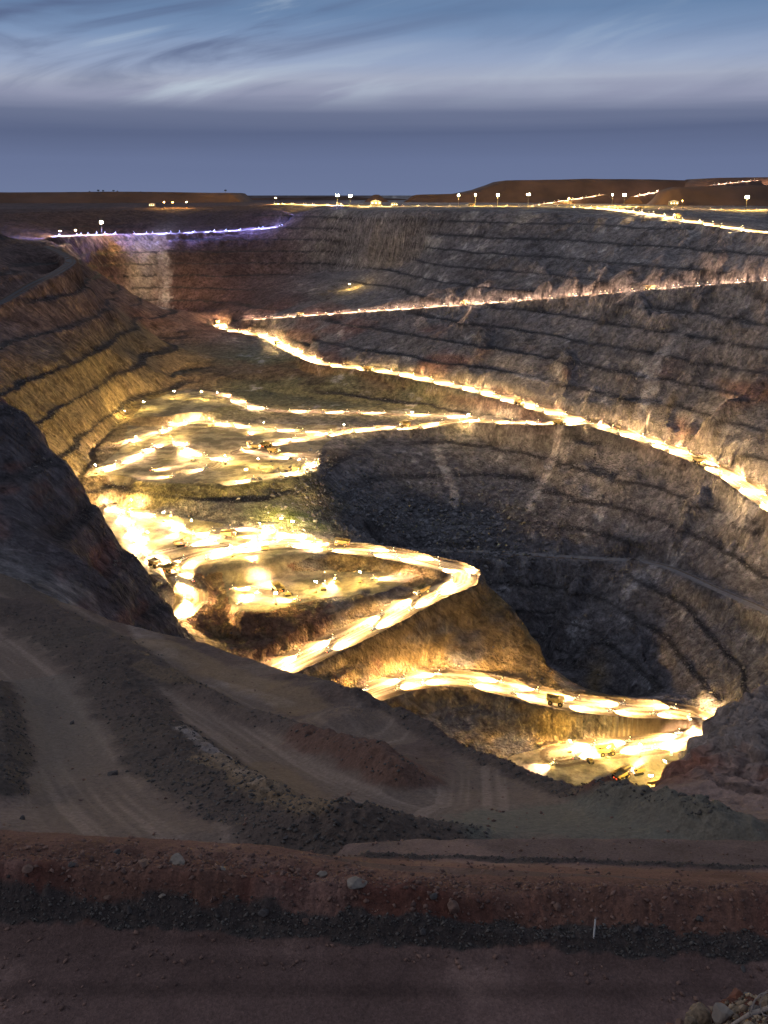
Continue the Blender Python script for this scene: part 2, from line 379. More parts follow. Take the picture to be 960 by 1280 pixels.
stroke([(235,925),(275,955),(310,985),(340,1010)], 3, .5, 'pale', .8, .3)
stroke([(60,735),(120,765),(190,800),(230,830)], 5, 0, 'pale', .5)
stroke([(200,805),(250,830),(300,850),(340,865),(380,885)], 8, 0, 'ochre', .7)
stroke([(260,850),(300,865),(350,880)], 4, 0, 'pale', .7)
stroke([(180,840),(220,855),(250,860),(230,835)], 5, -1, 'ochre', .4)
stroke([(640,1025),(700,1020),(760,1028),(850,1045)], 14, 0, 'green', .9)
stroke([(760,1000),(820,1025),(900,1045),(960,1050)], 6, 3, 'red', .8, .8)
print('strokes', round(time.time()-T0, 1))

# near strokes, at the lookout: dark gravel windrow on the road's far side, second windrow
def nstroke(pts, w, h, ch, st, rough):
    c = smoothpts(pts, 1.0); D, ZC, L, SD = dist_field(c, w*2.5)
    prof = np.exp(-(D/w)**2*1.3)
    Z[...] = Z+prof*(h+rough*fbm(X/.55, Y/.55, octv=3, seed=71, gain=.65)+.2*h*vnoise(L/5, L*0, seed=72))
    CH[ch] = np.maximum(CH[ch], (1-sstep(w*.8, w*1.2, D+.8*w*fbm(X/1.8, Y/1.8, octv=4, seed=73)))*st)
nstroke(path((-200,1128,-42.8),(0,1142,-42.8),(300,1158,-42.8),(500,1170,-42.8),(743,1180,-42.8),(960,1191,-42.8),(1150,1200,-42.8)), .62, .35, 'gravel', .95, .3)
nstroke(path((460,1078,-48),(560,1079,-48.5),(743,1083,-48.5),(960,1091,-49),(1150,1096,-49)), .8, .5, 'gravel', .85, .2)

# rugged rock faces: push the steep ground along its normal
def normals(X, Y, Z):
    ax, bx = np.gradient(X); ay, by = np.gradient(Y); az, bz = np.gradient(Z)
    nx = ay*bz-az*by; ny = az*bx-ax*bz; nz = ax*by-ay*bx
    l = np.sqrt(nx*nx+ny*ny+nz*nz)+1e-9; s = np.sign(nz)
    return nx/l*s, ny/l*s, nz/l*s
nx, ny, nz = normals(X, Y, Z)
steep = sstep(.12, .5, 1-nz)
rk = fbm(X/16, Y/16, Z/26, octv=5, seed=81, gain=.62)*3.0+fbm((X+.5*Z)/6, (Y+.5*Z)/6, Z/24, octv=3, seed=85, ridged=True)*1.5-2.2*sstep(.35,.75,fbm(X/22, Y/22, Z/60, octv=3, seed=87, ridged=True))
am = (1-.4*spurm)*steep*sstep(520, 620, R2)*(1-CH['road'])*(1-sstep(2300, 2600, R2))
kn = fbm(X/11, Y/11, Z/16, octv=4, seed=91, gain=.65, ridged=True)*4.5*np.clip(knob*1.6, 0, 1)*(R2 < 420)-3.0*np.clip(knob*1.6, 0, 1)*(R2 < 420)*sstep(.1,.6,fbm(X/5, Y/5, Z/30, octv=3, seed=93, ridged=True))
dsp = rk*am+kn
X = X+nx*dsp; Y = Y+ny*dsp; Z = Z+nz*dsp*.6
nx, ny, nz = normals(X, Y, Z)
steep = sstep(.08, .4, 1-nz)
print('rock', round(time.time()-T0, 1))

# ------------------------------------------------------------------ albedo of the ground (the rock itself, with some lamplight and shade painted in)
def mix(a, b, t): return a*(1-t[..., None])+np.array(b)*t[..., None]
C = np.zeros(Z.shape+(3,)); C[:] = (.185,.168,.168)
n1 = fbm(X/120, Y/120, Z/60, octv=4, seed=101); n2 = fbm(X/30, Y/30, Z/14, octv=4, seed=105); n3 = fbm(X/7, Y/7, Z/30, octv=3, seed=109)
C = mix(C, (.235,.205,.195), sstep(-.1, .5, n1)*.8)
C = mix(C, (.135,.122,.125), sstep(.0, .5, -n1)*.7)
n4 = fbm((X+.4*Z)/9, (Y+.4*Z)/9, Z/40, octv=4, seed=111, gain=.6)
C = mix(C, (.21,.195,.09), sstep(-275,-262,Z)*sstep(-216,-232,Z)*sstep(1180,1260,Y)*sstep(160,40,X)*.75)  # olive spill of the floor lamps put into the bank colour
C = mix(C, (.19,.165,.075), sstep(915,925,Y)*sstep(985,970,Y)*sstep(20,-10,X)*sstep(-300,-290,Z)*.8); C = mix(C, (.17,.21,.04), gauss(-85,893,38,22)*.9)  # olive and yellow-green lamplight painted onto the bank between the floors
C = mix(C, (.38,.35,.32), sstep(.15, .5, n2)*sstep(.0,.3,n4)*.8)
C = mix(C, (.09,.08,.08), sstep(.15,.45,-n4)*sstep(-.2,.3,-n2)*.6)          # pale fresh faces
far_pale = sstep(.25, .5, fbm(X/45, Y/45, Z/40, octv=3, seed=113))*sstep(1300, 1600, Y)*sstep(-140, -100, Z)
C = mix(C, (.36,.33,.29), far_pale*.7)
C = mix(C, (.20,.085,.06), sstep(.0, .4, fbm(X/90, Y/90, Z/30, octv=3, seed=117))*sstep(-150,-190,Z)*sstep(-262,-225,Z)*.6)
C = mix(C, (.17,.10,.08), sstep(-200, -300, X)*sstep(700, 900, Y)*.8); C = mix(C, (.20,.155,.09), sstep(-200, -290, X)*sstep(700, 900, Y)*sstep(1640,1560,Y)*sstep(-140,-200,Z)*.8)          # oxidised left side
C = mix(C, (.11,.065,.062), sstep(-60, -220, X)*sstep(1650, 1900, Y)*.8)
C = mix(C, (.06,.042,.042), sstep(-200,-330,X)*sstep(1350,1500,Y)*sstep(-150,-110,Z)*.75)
C = mix(C, (.33,.29,.25), (gauss(-455,2020,28,160)*sstep(1800,1900,Y))*.9)
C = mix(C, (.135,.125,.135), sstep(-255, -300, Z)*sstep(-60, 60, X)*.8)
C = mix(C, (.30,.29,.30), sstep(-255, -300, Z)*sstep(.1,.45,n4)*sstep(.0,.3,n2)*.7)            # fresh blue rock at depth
C = mix(C, (.09,.09,.10), scree*.6)
C = mix(C, (.23,.155,.065), spurm*.85*sstep(-.5,.1,n2)); C = mix(C, (.13,.06,.045), spurm*sstep(.05,.4,-n1+.5*n3)*.7)
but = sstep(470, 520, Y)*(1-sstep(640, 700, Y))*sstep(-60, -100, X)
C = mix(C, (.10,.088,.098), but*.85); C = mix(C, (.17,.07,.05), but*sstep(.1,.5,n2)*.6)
# ledges hold dark rubble; their shadow is painted in with it
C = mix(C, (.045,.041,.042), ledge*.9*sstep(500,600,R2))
band = vnoise(X*0+2, Y*0, Z/5.0+n2, seed=121); C *= (1+.12*band+.3*n2+.3*n3+.35*n4)[..., None]
# platforms and roads
C = mix(C, (.34,.29,.20), flat*.85); C = mix(C, (.12,.10,.07), flat*sstep(-.25,.2,fbm(X/11, Y/11, octv=4, seed=131))*.75)  # floor colour darkened in patches so the lit tracks stand out
fg = 1-sstep(440, 500, R2)
F0 = np.zeros_like(C); F0[:] = (.135,.093,.075)
m1 = fbm(X/30, Y/30, octv=4, seed=141); m2 = fbm(X/6, Y/6, octv=4, seed=145); m3 = fbm(X/1.3, Y/1.3, octv=3, seed=149)
F0 = mix(F0, (.20,.15,.125), sstep(0,.5,m1)*.7); F0 = mix(F0, (.105,.075,.07), sstep(0,.5,-m1)*.6)
F0 = mix(F0, (.23,.17,.13), sstep(300,360,R2)*sstep(-.2,.4,m1)*.8)
nearr = 1-sstep(85, 110, R2)
F0 = mix(F0, (.155,.082,.062), nearr)
F0 = mix(F0, (.11,.07,.062), nearr*sstep(-42.6,-42.95,Z)*(R2 < 60)*1.0)
F0 = mix(F0, (.105,.04,.03), nearr*sstep(-42.7,-41.8,Z)*sstep(56.5,53,Y+.06*X+1.2*m1)*(R2 < 62)*.8*sstep(-.5,.2,m2+.5*m1))
F0 = mix(F0, (.115,.085,.08), nearr*sstep(-46,-49,Z)*.9)
F0 = mix(F0, (.20,.13,.11), nearr*sstep(.15,.6,m2)*.5)
F0 = mix(F0, (.27,.12,.085), np.clip(knob*1.8,0,1)*(R2 > 120)*sstep(-150,-125,Z)); F0 = mix(F0, (.30,.27,.25), np.clip(knob*1.5,0,1)*(R2 > 120)*sstep(-.1,.4,m1+.35*m2)*.8)
tr = vnoise(Y/1.1+.5*fbm(X/30, Y/8, octv=2, seed=7), X/80, seed=151)
F0 *= (1+.25*m2+.18*m3+nearr*(R2 < 53)*.28*tr)[..., None]
C = C*(1-fg[..., None])+F0*fg[..., None]
C = mix(C, (.052,.046,.044), CH['gravel']*.95*(R2 <= 110)); C = mix(C, (.075,.060,.052), CH['gravel']*.92*(R2 > 110)*(.75+.25*sstep(-.3,.3,m1)))
C = mix(C, (.36,.30,.27), CH['pale']*(.35+.65*sstep(-.3,.4,m2))); C = mix(C, (.46,.43,.42), CH['pale']*(R2 > 600)*(.15+.75*sstep(-.25,.35,n4+.5*n2)))
C = mix(C, (.17,.065,.04), CH['red']*.8); C = mix(C, (.25,.17,.10), CH['ochre']*.8); C = mix(C, (.135,.135,.11), CH['green']*.9)
rdcol = np.zeros_like(C); rdcol[:] = (.36,.31,.24); quiet = (Z < -290) & (Z > -338) & (X > -60) & (Y > 660) & (CH['road'] > 0) & ((X > 140) | (Y > 850))
rdcol = mix(rdcol, (.20,.19,.195), quiet*1.0); rdcol = mix(rdcol, (.10,.095,.10), (X < -350)*(Z > -130)*(Y < 1650)*1.0)
rdcol = mix(rdcol, (.10,.055,.03), sstep(.5,.66,CH['lane'])*.9)  # thin light trails imitated by orange-brown streaks in the road colour
rdcol = mix(rdcol, (.085,.062,.042), CH['dim_edge']*.92)  # road edges darkened in the colour to narrow the lit ribbon
rdf = np.zeros_like(C); rdf[:] = (.165,.122,.098); rdf = mix(rdf, (.24,.18,.145), sstep(.45,.75,CH['lane'])); rdf = mix(rdf, (.155,.128,.108), (R2<330)*sstep(.1,-.4,(X+60)/60)*.7)
C = np.where(((CH['road'] > .02) & (R2 > 470))[..., None], C*(1-CH['road'][..., None])+rdcol*CH['road'][..., None], C)
C = np.where(((CH['road'] > .02) & (R2 <= 470))[..., None], C*(1-CH['road'][..., None])+rdf*CH['road'][..., None], C)
C = np.clip(C, .012, .6)
rough_w = np.clip(1-CH['road']*.8-flat*.3, .1, 1)
print('albedo', round(time.time()-T0, 1))

# ------------------------------------------------------------------ materials
def mat(name, col, rough=.6, metal=0, emit=None, estr=0, noise=.0, scale=8):
    m = bpy.data.materials.new(name); m.use_nodes = True; nt = m.node_tree; b = nt.nodes['Principled BSDF']
    b.inputs['Roughness'].default_value = rough; b.inputs['Metallic'].default_value = metal
    if noise:
        tc = nt.nodes.new('ShaderNodeTexCoord'); n = nt.nodes.new('ShaderNodeTexNoise'); n.inputs['Scale'].default_value = scale; n.inputs['Detail'].default_value = 6
        r = nt.nodes.new('ShaderNodeValToRGB'); r.color_ramp.elements[0].position = .3; r.color_ramp.elements[1].position = .75
        r.color_ramp.elements[0].color = tuple(c*(1-noise) for c in col)+(1,); r.color_ramp.elements[1].color = tuple(min(1, c*(1+noise*.5)) for c in col)+(1,)
        nt.links.new(tc.outputs['Object'], n.inputs['Vector']); nt.links.new(n.outputs['Fac'], r.inputs['Fac']); nt.links.new(r.outputs['Color'], b.inputs['Base Color'])
    else: b.inputs['Base Color'].default_value = tuple(col)+(1,)
    if emit: b.inputs['Emission Color'].default_value = tuple(emit)+(1,); b.inputs['Emission Strength'].default_value = estr
    return m
def ground_mat(name, s1, s2, bump, grit, vscale=1.0, streak=0.0):
    m = bpy.data.materials.new(name); m.use_nodes = True; nt = m.node_tree; b = nt.nodes['Principled BSDF']
    b.inputs['Roughness'].default_value = .95; b.inputs['Specular IOR Level'].default_value = .15
    L = nt.links.new
    at = nt.nodes.new('ShaderNodeAttribute'); at.attribute_name = 'albedo'
    tc = nt.nodes.new('ShaderNodeTexCoord'); mp = nt.nodes.new('ShaderNodeMapping'); mp.inputs['Scale'].default_value = (1, 1, vscale); L(tc.outputs['Object'], mp.inputs['Vector'])
    n1 = nt.nodes.new('ShaderNodeTexNoise'); n1.inputs['Scale'].default_value = s1; n1.inputs['Detail'].default_value = 9; n1.inputs['Roughness'].default_value = .65; L(mp.outputs[0], n1.inputs['Vector'])
    n2 = nt.nodes.new('ShaderNodeTexVoronoi'); n2.inputs['Scale'].default_value = s2; L(mp.outputs[0], n2.inputs['Vector'])
    mr = nt.nodes.new('ShaderNodeMapRange'); mr.inputs['From Min'].default_value = .25; mr.inputs['From Max'].default_value = .75; mr.inputs['To Min'].default_value = 1-grit; mr.inputs['To Max'].default_value = 1+grit; L(n1.outputs['Fac'], mr.inputs['Value'])
    mr2 = nt.nodes.new('ShaderNodeMapRange'); mr2.inputs['From Min'].default_value = 0; mr2.inputs['From Max'].default_value = 1; mr2.inputs['To Min'].default_value = 1-grit*.5; mr2.inputs['To Max'].default_value = 1+grit*.6; L(n2.outputs['Color'], mr2.inputs['Value'])
    mu = nt.nodes.new('ShaderNodeMath'); mu.operation = 'MULTIPLY'; L(mr.outputs[0], mu.inputs[0]); L(mr2.outputs[0], mu.inputs[1])
    hgt = n1.outputs['Fac']
    if streak:
        sxyz = nt.nodes.new('ShaderNodeSeparateXYZ'); L(tc.outputs['Object'], sxyz.inputs[0]); cx = nt.nodes.new('ShaderNodeCombineXYZ')
        for i_, ax_ in enumerate('XY'):
            ma = nt.nodes.new('ShaderNodeMath'); ma.operation = 'MULTIPLY_ADD'; L(sxyz.outputs['Z'], ma.inputs[0]); ma.inputs[1].default_value = .55; L(sxyz.outputs[ax_], ma.inputs[2]); L(ma.outputs[0], cx.inputs[i_])
        mz = nt.nodes.new('ShaderNodeMath'); mz.operation = 'MULTIPLY'; L(sxyz.outputs['Z'], mz.inputs[0]); mz.inputs[1].default_value = .22; L(mz.outputs[0], cx.inputs[2])
        n3_ = nt.nodes.new('ShaderNodeTexNoise'); n3_.inputs['Scale'].default_value = .16; n3_.inputs['Detail'].default_value = 10; n3_.inputs['Roughness'].default_value = .72; n3_.inputs['Distortion'].default_value = .6; L(cx.outputs[0], n3_.inputs['Vector'])
        m3 = nt.nodes.new('ShaderNodeMapRange'); m3.inputs['From Min'].default_value = .34; m3.inputs['From Max'].default_value = .68; m3.inputs['To Min'].default_value = 1-streak; m3.inputs['To Max'].default_value = 1+streak*1.3; L(n3_.outputs['Fac'], m3.inputs['Value'])
        m4 = nt.nodes.new('ShaderNodeMath'); m4.operation = 'MULTIPLY'; L(mu.outputs[0], m4.inputs[0]); L(m3.outputs[0], m4.inputs[1]); mu = m4
        n5 = nt.nodes.new('ShaderNodeTexVoronoi'); n5.feature = 'DISTANCE_TO_EDGE'; n5.inputs['Scale'].default_value = .11; L(cx.outputs[0], n5.inputs['Vector'])
        m5 = nt.nodes.new('ShaderNodeMapRange'); m5.inputs['From Min'].default_value = 0; m5.inputs['From Max'].default_value = .07; m5.inputs['To Min'].default_value = .82; m5.inputs['To Max'].default_value = 1; L(n5.outputs['Distance'], m5.inputs['Value'])
        m6 = nt.nodes.new('ShaderNodeMath'); m6.operation = 'MULTIPLY'; L(mu.outputs[0], m6.inputs[0]); L(m5.outputs[0], m6.inputs[1]); mu = m6
        ad = nt.nodes.new('ShaderNodeMath'); ad.operation = 'ADD'; L(n1.outputs['Fac'], ad.inputs[0]); L(n3_.outputs['Fac'], ad.inputs[1]); ad2 = nt.nodes.new('ShaderNodeMath'); ad2.operation = 'MULTIPLY_ADD'; L(m5.outputs[0], ad2.inputs[0]); ad2.inputs[1].default_value = .12; L(ad.outputs[0], ad2.inputs[2]); hgt = ad2.outputs[0]
    vm = nt.nodes.new('ShaderNodeVectorMath'); vm.operation = 'SCALE'; L(at.outputs['Color'], vm.inputs[0]); L(mu.outputs[0], vm.inputs['Scale']); L(vm.outputs[0], b.inputs['Base Color'])
    bp = nt.nodes.new('ShaderNodeBump'); bp.inputs['Strength'].default_value = .8; bp.inputs['Distance'].default_value = bump; L(hgt, bp.inputs['Height'])
    bp2 = nt.nodes.new('ShaderNodeBump'); bp2.inputs['Strength'].default_value = .6; bp2.inputs['Distance'].default_value = bump*.35; L(n2.outputs['Distance'], bp2.inputs['Height']); L(bp.outputs[0], bp2.inputs['Normal']); L(bp2.outputs[0], b.inputs['Normal'])
    return m
M_wall = ground_mat('blasted_rock', .22, .55, 4.5, .3, .6, .5)
M_far = ground_mat('plain_soil', .02, .05, 1.0, .3)
M_flat = ground_mat('working_floor', .25, .7, .6, .3)
M_road = ground_mat('packed_haul_road', .3, .9, .25, .22)
M_fg = ground_mat('slope_soil', .9, 2.4, .45, .28)
M_near = ground_mat('berm_soil', 4.0, 9.0, .12, .34)

# ------------------------------------------------------------------ ground meshes, cut by kind of surface
idx = np.arange(NT*NS).reshape(NT, NS)
quads = np.stack([idx[:-1, :-1], idx[1:, :-1], idx[1:, 1:], idx[:-1, 1:]], -1).reshape(-1, 4)
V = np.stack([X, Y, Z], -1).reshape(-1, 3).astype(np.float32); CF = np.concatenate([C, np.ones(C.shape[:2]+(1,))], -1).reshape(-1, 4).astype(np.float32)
def cellmean(A): return (.25*(A[:-1, :-1]+A[1:, :-1]+A[1:, 1:]+A[:-1, 1:])).reshape(-1)
rc = cellmean(R2); rd = cellmean(CH['road'])*(1.0) > .5; fm = cellmean(flat) > .5
cls = np.full(len(quads), 0)                   # 0 pit walls
cls[rc > 2550] = 5
cls[(rc < 470)] = 4
cls[(cellmean(knob) > .25) & (rc > 150) & (rc < 420)] = 0
cls[(rc < 105)] = 3
cls[fm & (rc > 470)] = 2
cls[rd & (rc > 470)] = 1
def mesh_from(sel, name, m, stru=True):
    q = quads[sel]; used = np.unique(q); remap = np.full(len(V), -1, np.int64); remap[used] = np.arange(len(used)); q = remap[q]
    me = bpy.data.meshes.new(name); me.vertices.add(len(used)); me.vertices.foreach_set('co', V[used].ravel())
    me.loops.add(len(q)*4); me.loops.foreach_set('vertex_index', q.ravel().astype(np.int32))
    me.polygons.add(len(q)); me.polygons.foreach_set('loop_start', np.arange(0, len(q)*4, 4, dtype=np.int32)); me.polygons.foreach_set('loop_total', np.full(len(q), 4, np.int32))
    me.polygons.foreach_set('use_smooth', np.ones(len(q), bool))
    ca = me.color_attributes.new('albedo', 'FLOAT_COLOR', 'POINT'); ca.data.foreach_set('color', CF[used].ravel())
    me.update(calc_edges=True); me.validate()
    me.materials.append(m); o = bpy.data.objects.new(name, me); COL.objects.link(o); o['kind'] = 'structure'
    return o
mesh_from(cls == 0, 'pit_terrain', M_wall); mesh_from(cls == 1, 'haul_road', M_road); mesh_from(cls == 2, 'pit_floor', M_flat)
mesh_from(cls == 3, 'near_ground', M_near); mesh_from(cls == 4, 'ramp_slope', M_fg); mesh_from(cls == 5, 'ground', M_far)
print('mesh', round(time.time()-T0, 1))

# exact height of the finished ground
def ground_z(x, y):
    th = math.atan2(x, y); s = math.log(math.hypot(x, y))
    i = int(np.clip(np.searchsorted(TH, th)-1, 0, NT-2)); j = int(np.clip(np.searchsorted(S, s)-1, 0, NS-2))
    a = (th-TH[i])/(TH[i+1]-TH[i]); b = (s-S[j])/(S[j+1]-S[j])
    return float((Z[i, j]*(1-a)+Z[i+1, j]*a)*(1-b)+(Z[i, j+1]*(1-a)+Z[i+1, j+1]*a)*b)
def sight(u, v, rmin=30, rmax=2600):
    """where a sight line meets the finished ground"""
    a, d, e = ray(u, v); a /= d; e /= d; n = math.log(rmax/rmin)/.0012; y = rmin
    for k in range(int(n)):
        y *= 1.0012
        if ground_z(a*y, y) >= e*y: return (a*y, y, ground_z(a*y, y))
    return (a*y, y, ground_z(a*y, y))

# ------------------------------------------------------------------ things: helpers
class MB:
    def __init__(s): s.v = []; s.f = []; s.m = []
    def add(s, vs, fs, m=0):
        n = len(s.v); s.v += [tuple(q) for q in vs]; s.f += [tuple(n+i for i in f) for f in fs]; s.m += [m]*len(fs); return s
    def box(s, c, d, rot=None, m=0, taper=1.0):
        hx, hy, hz = d[0]/2, d[1]/2, d[2]/2
        vs = [Vector((sx*hx*(taper if sz > 0 else 1), sy*hy*(taper if sz > 0 else 1), sz*hz)) for sz in (-1, 1) for sx, sy in ((-1,-1),(1,-1),(1,1),(-1,1))]
        if rot is not None: vs = [rot @ q for q in vs]
        vs = [q+Vector(c) for q in vs]
        return s.add(vs, [(3,2,1,0),(4,5,6,7),(0,1,5,4),(1,2,6,5),(2,3,7,6),(3,0,4,7)], m)
    def tube(s, p0, p1, r0, r1=None, n=8, m=0):
        r1 = r0 if r1 is None else r1; p0 = Vector(p0); p1 = Vector(p1); q = (p1-p0).to_track_quat('Z', 'Y')
        vs = [p0+q @ Vector((math.cos(2*PI*i/n)*r0, math.sin(2*PI*i/n)*r0, 0)) for i in range(n)]+[p1+q @ Vector((math.cos(2*PI*i/n)*r1, math.sin(2*PI*i/n)*r1, 0)) for i in range(n)]
        return s.add(vs, [(i, (i+1) % n, n+(i+1) % n, n+i) for i in range(n)]+[tuple(range(n-1, -1, -1)), tuple(range(n, 2*n))], m)
    def prism(s, prof, y0, y1, m=0):
        """outline in x,z pushed from y0 to y1"""
        n = len(prof); vs = [(x, y0, z) for x, z in prof]+[(x, y1, z) for x, z in prof]
        return s.add(vs, [(i, (i+1) % n, n+(i+1) % n, n+i) for i in range(n)]+[tuple(range(n-1, -1, -1)), tuple(range(n, 2*n))], m)
    def build(s, name, mats, parent=None, smooth=False):
        me = bpy.data.meshes.new(name); me.from_pydata(s.v, [], s.f)
        mats = mats if isinstance(mats, (list, tuple)) else [mats]
        for q in mats: me.materials.append(q)
        for p_, mi in zip(me.polygons, s.m): p_.material_index = mi; p_.use_smooth = smooth
        me.update(); o = bpy.data.objects.new(name, me); COL.objects.link(o)
        if parent: o.parent = parent
        return o
def empty(name, loc=(0,0,0)):
    o = bpy.data.objects.new(name, None); COL.objects.link(o); o.location = loc; o.empty_display_size = 1; return o
def tag(o, label, cat, group=None):
    o['label'] = label; o['category'] = cat
    if group: o['group'] = group
    elif 'group' in o: del o['group']
    return o
def copy_tree(o, parent=None):
    c = o.copy(); COL.objects.link(c)
    if parent: c.parent = parent
    for ch in list(o.children): copy_tree(ch, c)
    return c
EM = {}
def emis(name, col, st): 
    m = mat(name, (.8,.8,.8), .4, emit=col, estr=st); EM[name] = m; return m
M_yel = mat('yellow_paint', (.42,.30,.11), .6, noise=.35, scale=.7); M_wht = mat('white_paint', (.72,.72,.70), .35, noise=.25, scale=1.2)
M_blk = mat('black_rubber', (.02,.02,.02), .85, noise=.4, scale=3); M_stl = mat('dusty_steel', (.16,.15,.14), .6, .3, noise=.4, scale=1.5)
M_gls = mat('dark_glass', (.02,.025,.03), .1); M_hdl = emis('headlight_glow', (1,.78,.42), 9); M_tl = emis('tail_light_glow', (1,.06,.02), 14)
M_flood = emis('floodlight_glow', (1,.84,.5), 160); M_org = emis('sodium_glow', (1,.42,.08), 60); M_blu = emis('blue_white_glow', (.45,.5,1), 60)
M_win = emis('lit_window', (1,.7,.35), 6); M_mag = mat('magenta_panel', (.5,.05,.25), .5)

def spotlight(name, power, col, size_deg, blend, parent, loc, down_deg, soft=.35):
    ld = LD.get((name, power, col, size_deg))
    if ld is None:
        ld = bpy.data.lights.new(name, 'SPOT'); ld.energy = power; ld.color = col; ld.spot_size = math.radians(size_deg); ld.spot_blend = blend; ld.shadow_soft_size = soft
        LD[(name, power, col, size_deg)] = ld
    o = bpy.data.objects.new(name, ld); COL.objects.link(o); o.parent = parent; o.location = loc
    d = Vector((math.cos(math.radians(down_deg)), 0, -math.sin(math.radians(down_deg))))
    o.rotation_euler = (-d).to_track_quat('Z', 'Y').to_euler()
    return o
LD = {}

# ------------------------------------------------------------------ haul truck (faces +X)
def make_truck():
    r = empty('haul_truck')
    b = MB(); b.box((0,0,2.1), (11.5,3.2,1.1)); b.box((5.7,0,1.9), (1.2,6.6,1.3)); b.box((4.6,0,3.35), (3.2,6.8,.22)); b.box((-.5,0,1.7), (6,2.2,.9)); b.build('chassis', M_yel, r)
    b = MB(); t = b; t.prism([(-6.6,4.6),(-3.6,2.75),(2.4,3.2),(2.9,5.7),(6.6,6.25),(6.6,6.45),(2.7,6.0),(2.2,3.9),(-3.4,3.3),(-6.6,4.9)], -3.3, 3.3)
    for s_ in (-1, 1): t.prism([(-6.8,4.7),(-3.6,2.8),(2.4,3.2),(2.9,5.9),(-6.3,5.5)], s_*3.3-.12, s_*3.3+.12)
    for x in (-5, -3, -1, 1): 
        for s_ in (-1, 1): t.box((x, s_*3.5, 4.3), (.3,.25,2.2))
    t.build('dump_bed', M_yel, r)
    b = MB(); b.box((4.5,2.1,4.5), (2.2,2.0,2.1), taper=.9); c = b.build('cab', M_wht, r)
    MB().box((5.62,2.1,4.75), (.06,1.6,1.0)).box((4.5,3.08,4.75), (1.4,.06,.9)).build('window', M_gls, c)
    b = MB(); b.box((6.36,0,2.5), (.1,2.8,1.6)); [b.box((6.45,0,1.9+.25*k), (.06,2.6,.07)) for k in range(6)]; b.build('grille', M_stl, r)
    b = MB(); [b.tube((6.5,y,1.0),(5.4,y,3.5), .06) for y in (-3.2,-2.6,2.6,3.2)]; [b.tube((6.5-.22*k,-3.2,1.0+.5*k),(6.5-.22*k,-2.6,1.0+.5*k), .05) for k in range(6)]; b.box((5.9,0,1.1), (.3,6.6,.08)); b.build('ladder', M_stl, r)
    b = MB(); [b.tube((6.1,y,3.4),(6.1,y,4.4), .05) for y in (-3.3,0,3.3)]; b.tube((6.1,-3.3,4.4),(6.1,3.3,4.4), .05); b.build('handrail', M_yel, r)
    for x, y, wd in ((4.2,-2.9,1.2),(4.2,2.9,1.2),(-3.2,-2.7,2.1),(-3.2,2.7,2.1)):
        w_ = MB().tube((x,y-wd/2,1.75),(x,y+wd/2,1.75), 1.75, n=18).build('wheel', M_blk, r)
        MB().tube((x,y-wd/2-.06,1.75),(x,y+wd/2+.06,1.75), .85, n=12).build('rim', M_yel, w_)
    for y in (-2.2,2.2): MB().tube((6.25,y,3.0),(6.42,y,3.0), .34, n=10).build('headlight', M_hdl, r)
    for y in (-1.2,1.2): MB().box((-5.8,y,2.2), (.1,.35,.3)).build('tail_light', M_tl, r)
    MB().box((6.2,0,3.75), (.2,2.4,.3)).build('deck_lamp', M_hdl, r)
    return r
def make_pickup(glow=None):
    glow = glow or M_hdl
    r = empty('pickup')
    b = MB(); b.prism([(-2.6,.5),(-2.65,1.05),(-.75,1.1),(-.6,1.12),(1.05,1.15),(2.45,1.0),(2.6,.5)], -.92, .92); b.prism([(-.75,1.1),(-.5,1.78),(.55,1.8),(1.15,1.14)], -.82, .82)
    b.build('body', M_wht, r)
    MB().prism([(.62,1.72),(1.12,1.2),(1.15,1.2),(.66,1.75)], -.72, .72).prism([(-.55,1.25),(-.42,1.68),(.5,1.7),(.9,1.25)], -.835, -.825).prism([(-.55,1.25),(-.42,1.68),(.5,1.7),(.9,1.25)], .825, .835).build('window', M_gls, r)
    MB().box((-1.7,0,1.12), (1.7,1.6,.06)).build('tray_cover', M_stl, r)
    for x in (-1.65,1.65):
        for y in (-.85,.85): MB().tube((x,y-.13,.4),(x,y+.13,.4), .4, n=12).build('wheel', M_blk, r)
    for y in (-.68,.68): MB().box((2.58,y,.85), (.08,.36,.22)).build('headlight', glow, r)
    for y in (-.82,.82): MB().box((-2.66,y,.85), (.06,.16,.34)).build('tail_light', M_tl, r)
    MB().tube((-.6,.5,1.1),(-.6,.5,3.6), .03, n=5).tube((-.6,-.5,1.1),(-.6,-.5,3.6), .03, n=5).build('mast', M_stl, r)  # mast and lamp bar added to light the road from higher up
    MB().box((-.6,0,3.7), (.16,1.1,.18)).build('added_light_bar', glow, r)
    return r
def make_tower(glow, big=1.0, name='light_tower'):
    r = empty(name)
    MB().box((0,0,.8), (2.8,1.4,.8)).box((0,0,1.35), (1.8,1.1,.5)).build('trailer', M_yel, r)
    MB().tube((-2.2,0,.5),(-1.3,0,.6), .06).build('tow_bar', M_stl, r)
    for y in (-.8,.8): MB().tube((0,y-.1,.38),(0,y+.1,.38), .38, n=12).build('wheel', M_blk, r)
    b = MB(); b.tube((0,0,1.5),(0,0,9.2*big), .11, .06); [b.tube((0,0,.6),(x,y,.05), .05) for x,y in ((1.6,1.4),(-1.6,1.4),(1.6,-1.4),(-1.6,-1.4))]; b.build('mast', M_stl, r)
    h_ = MB().box((0,0,9.3*big), (.25,2.6*big,.14)).build('lamp_frame', M_stl, r)
    for k in range(4):
        y = (-1.05+.7*k)*big
        MB().box((.16,y,9.3*big-.25), (.14,.56*big,.5*big), Matrix.Rotation(.5, 3, 'Y')).box((-.16,y,9.3*big+.3), (.14,.56*big,.5*big), Matrix.Rotation(-.5, 3, 'Y')).build('lamp', glow, h_)
    return r
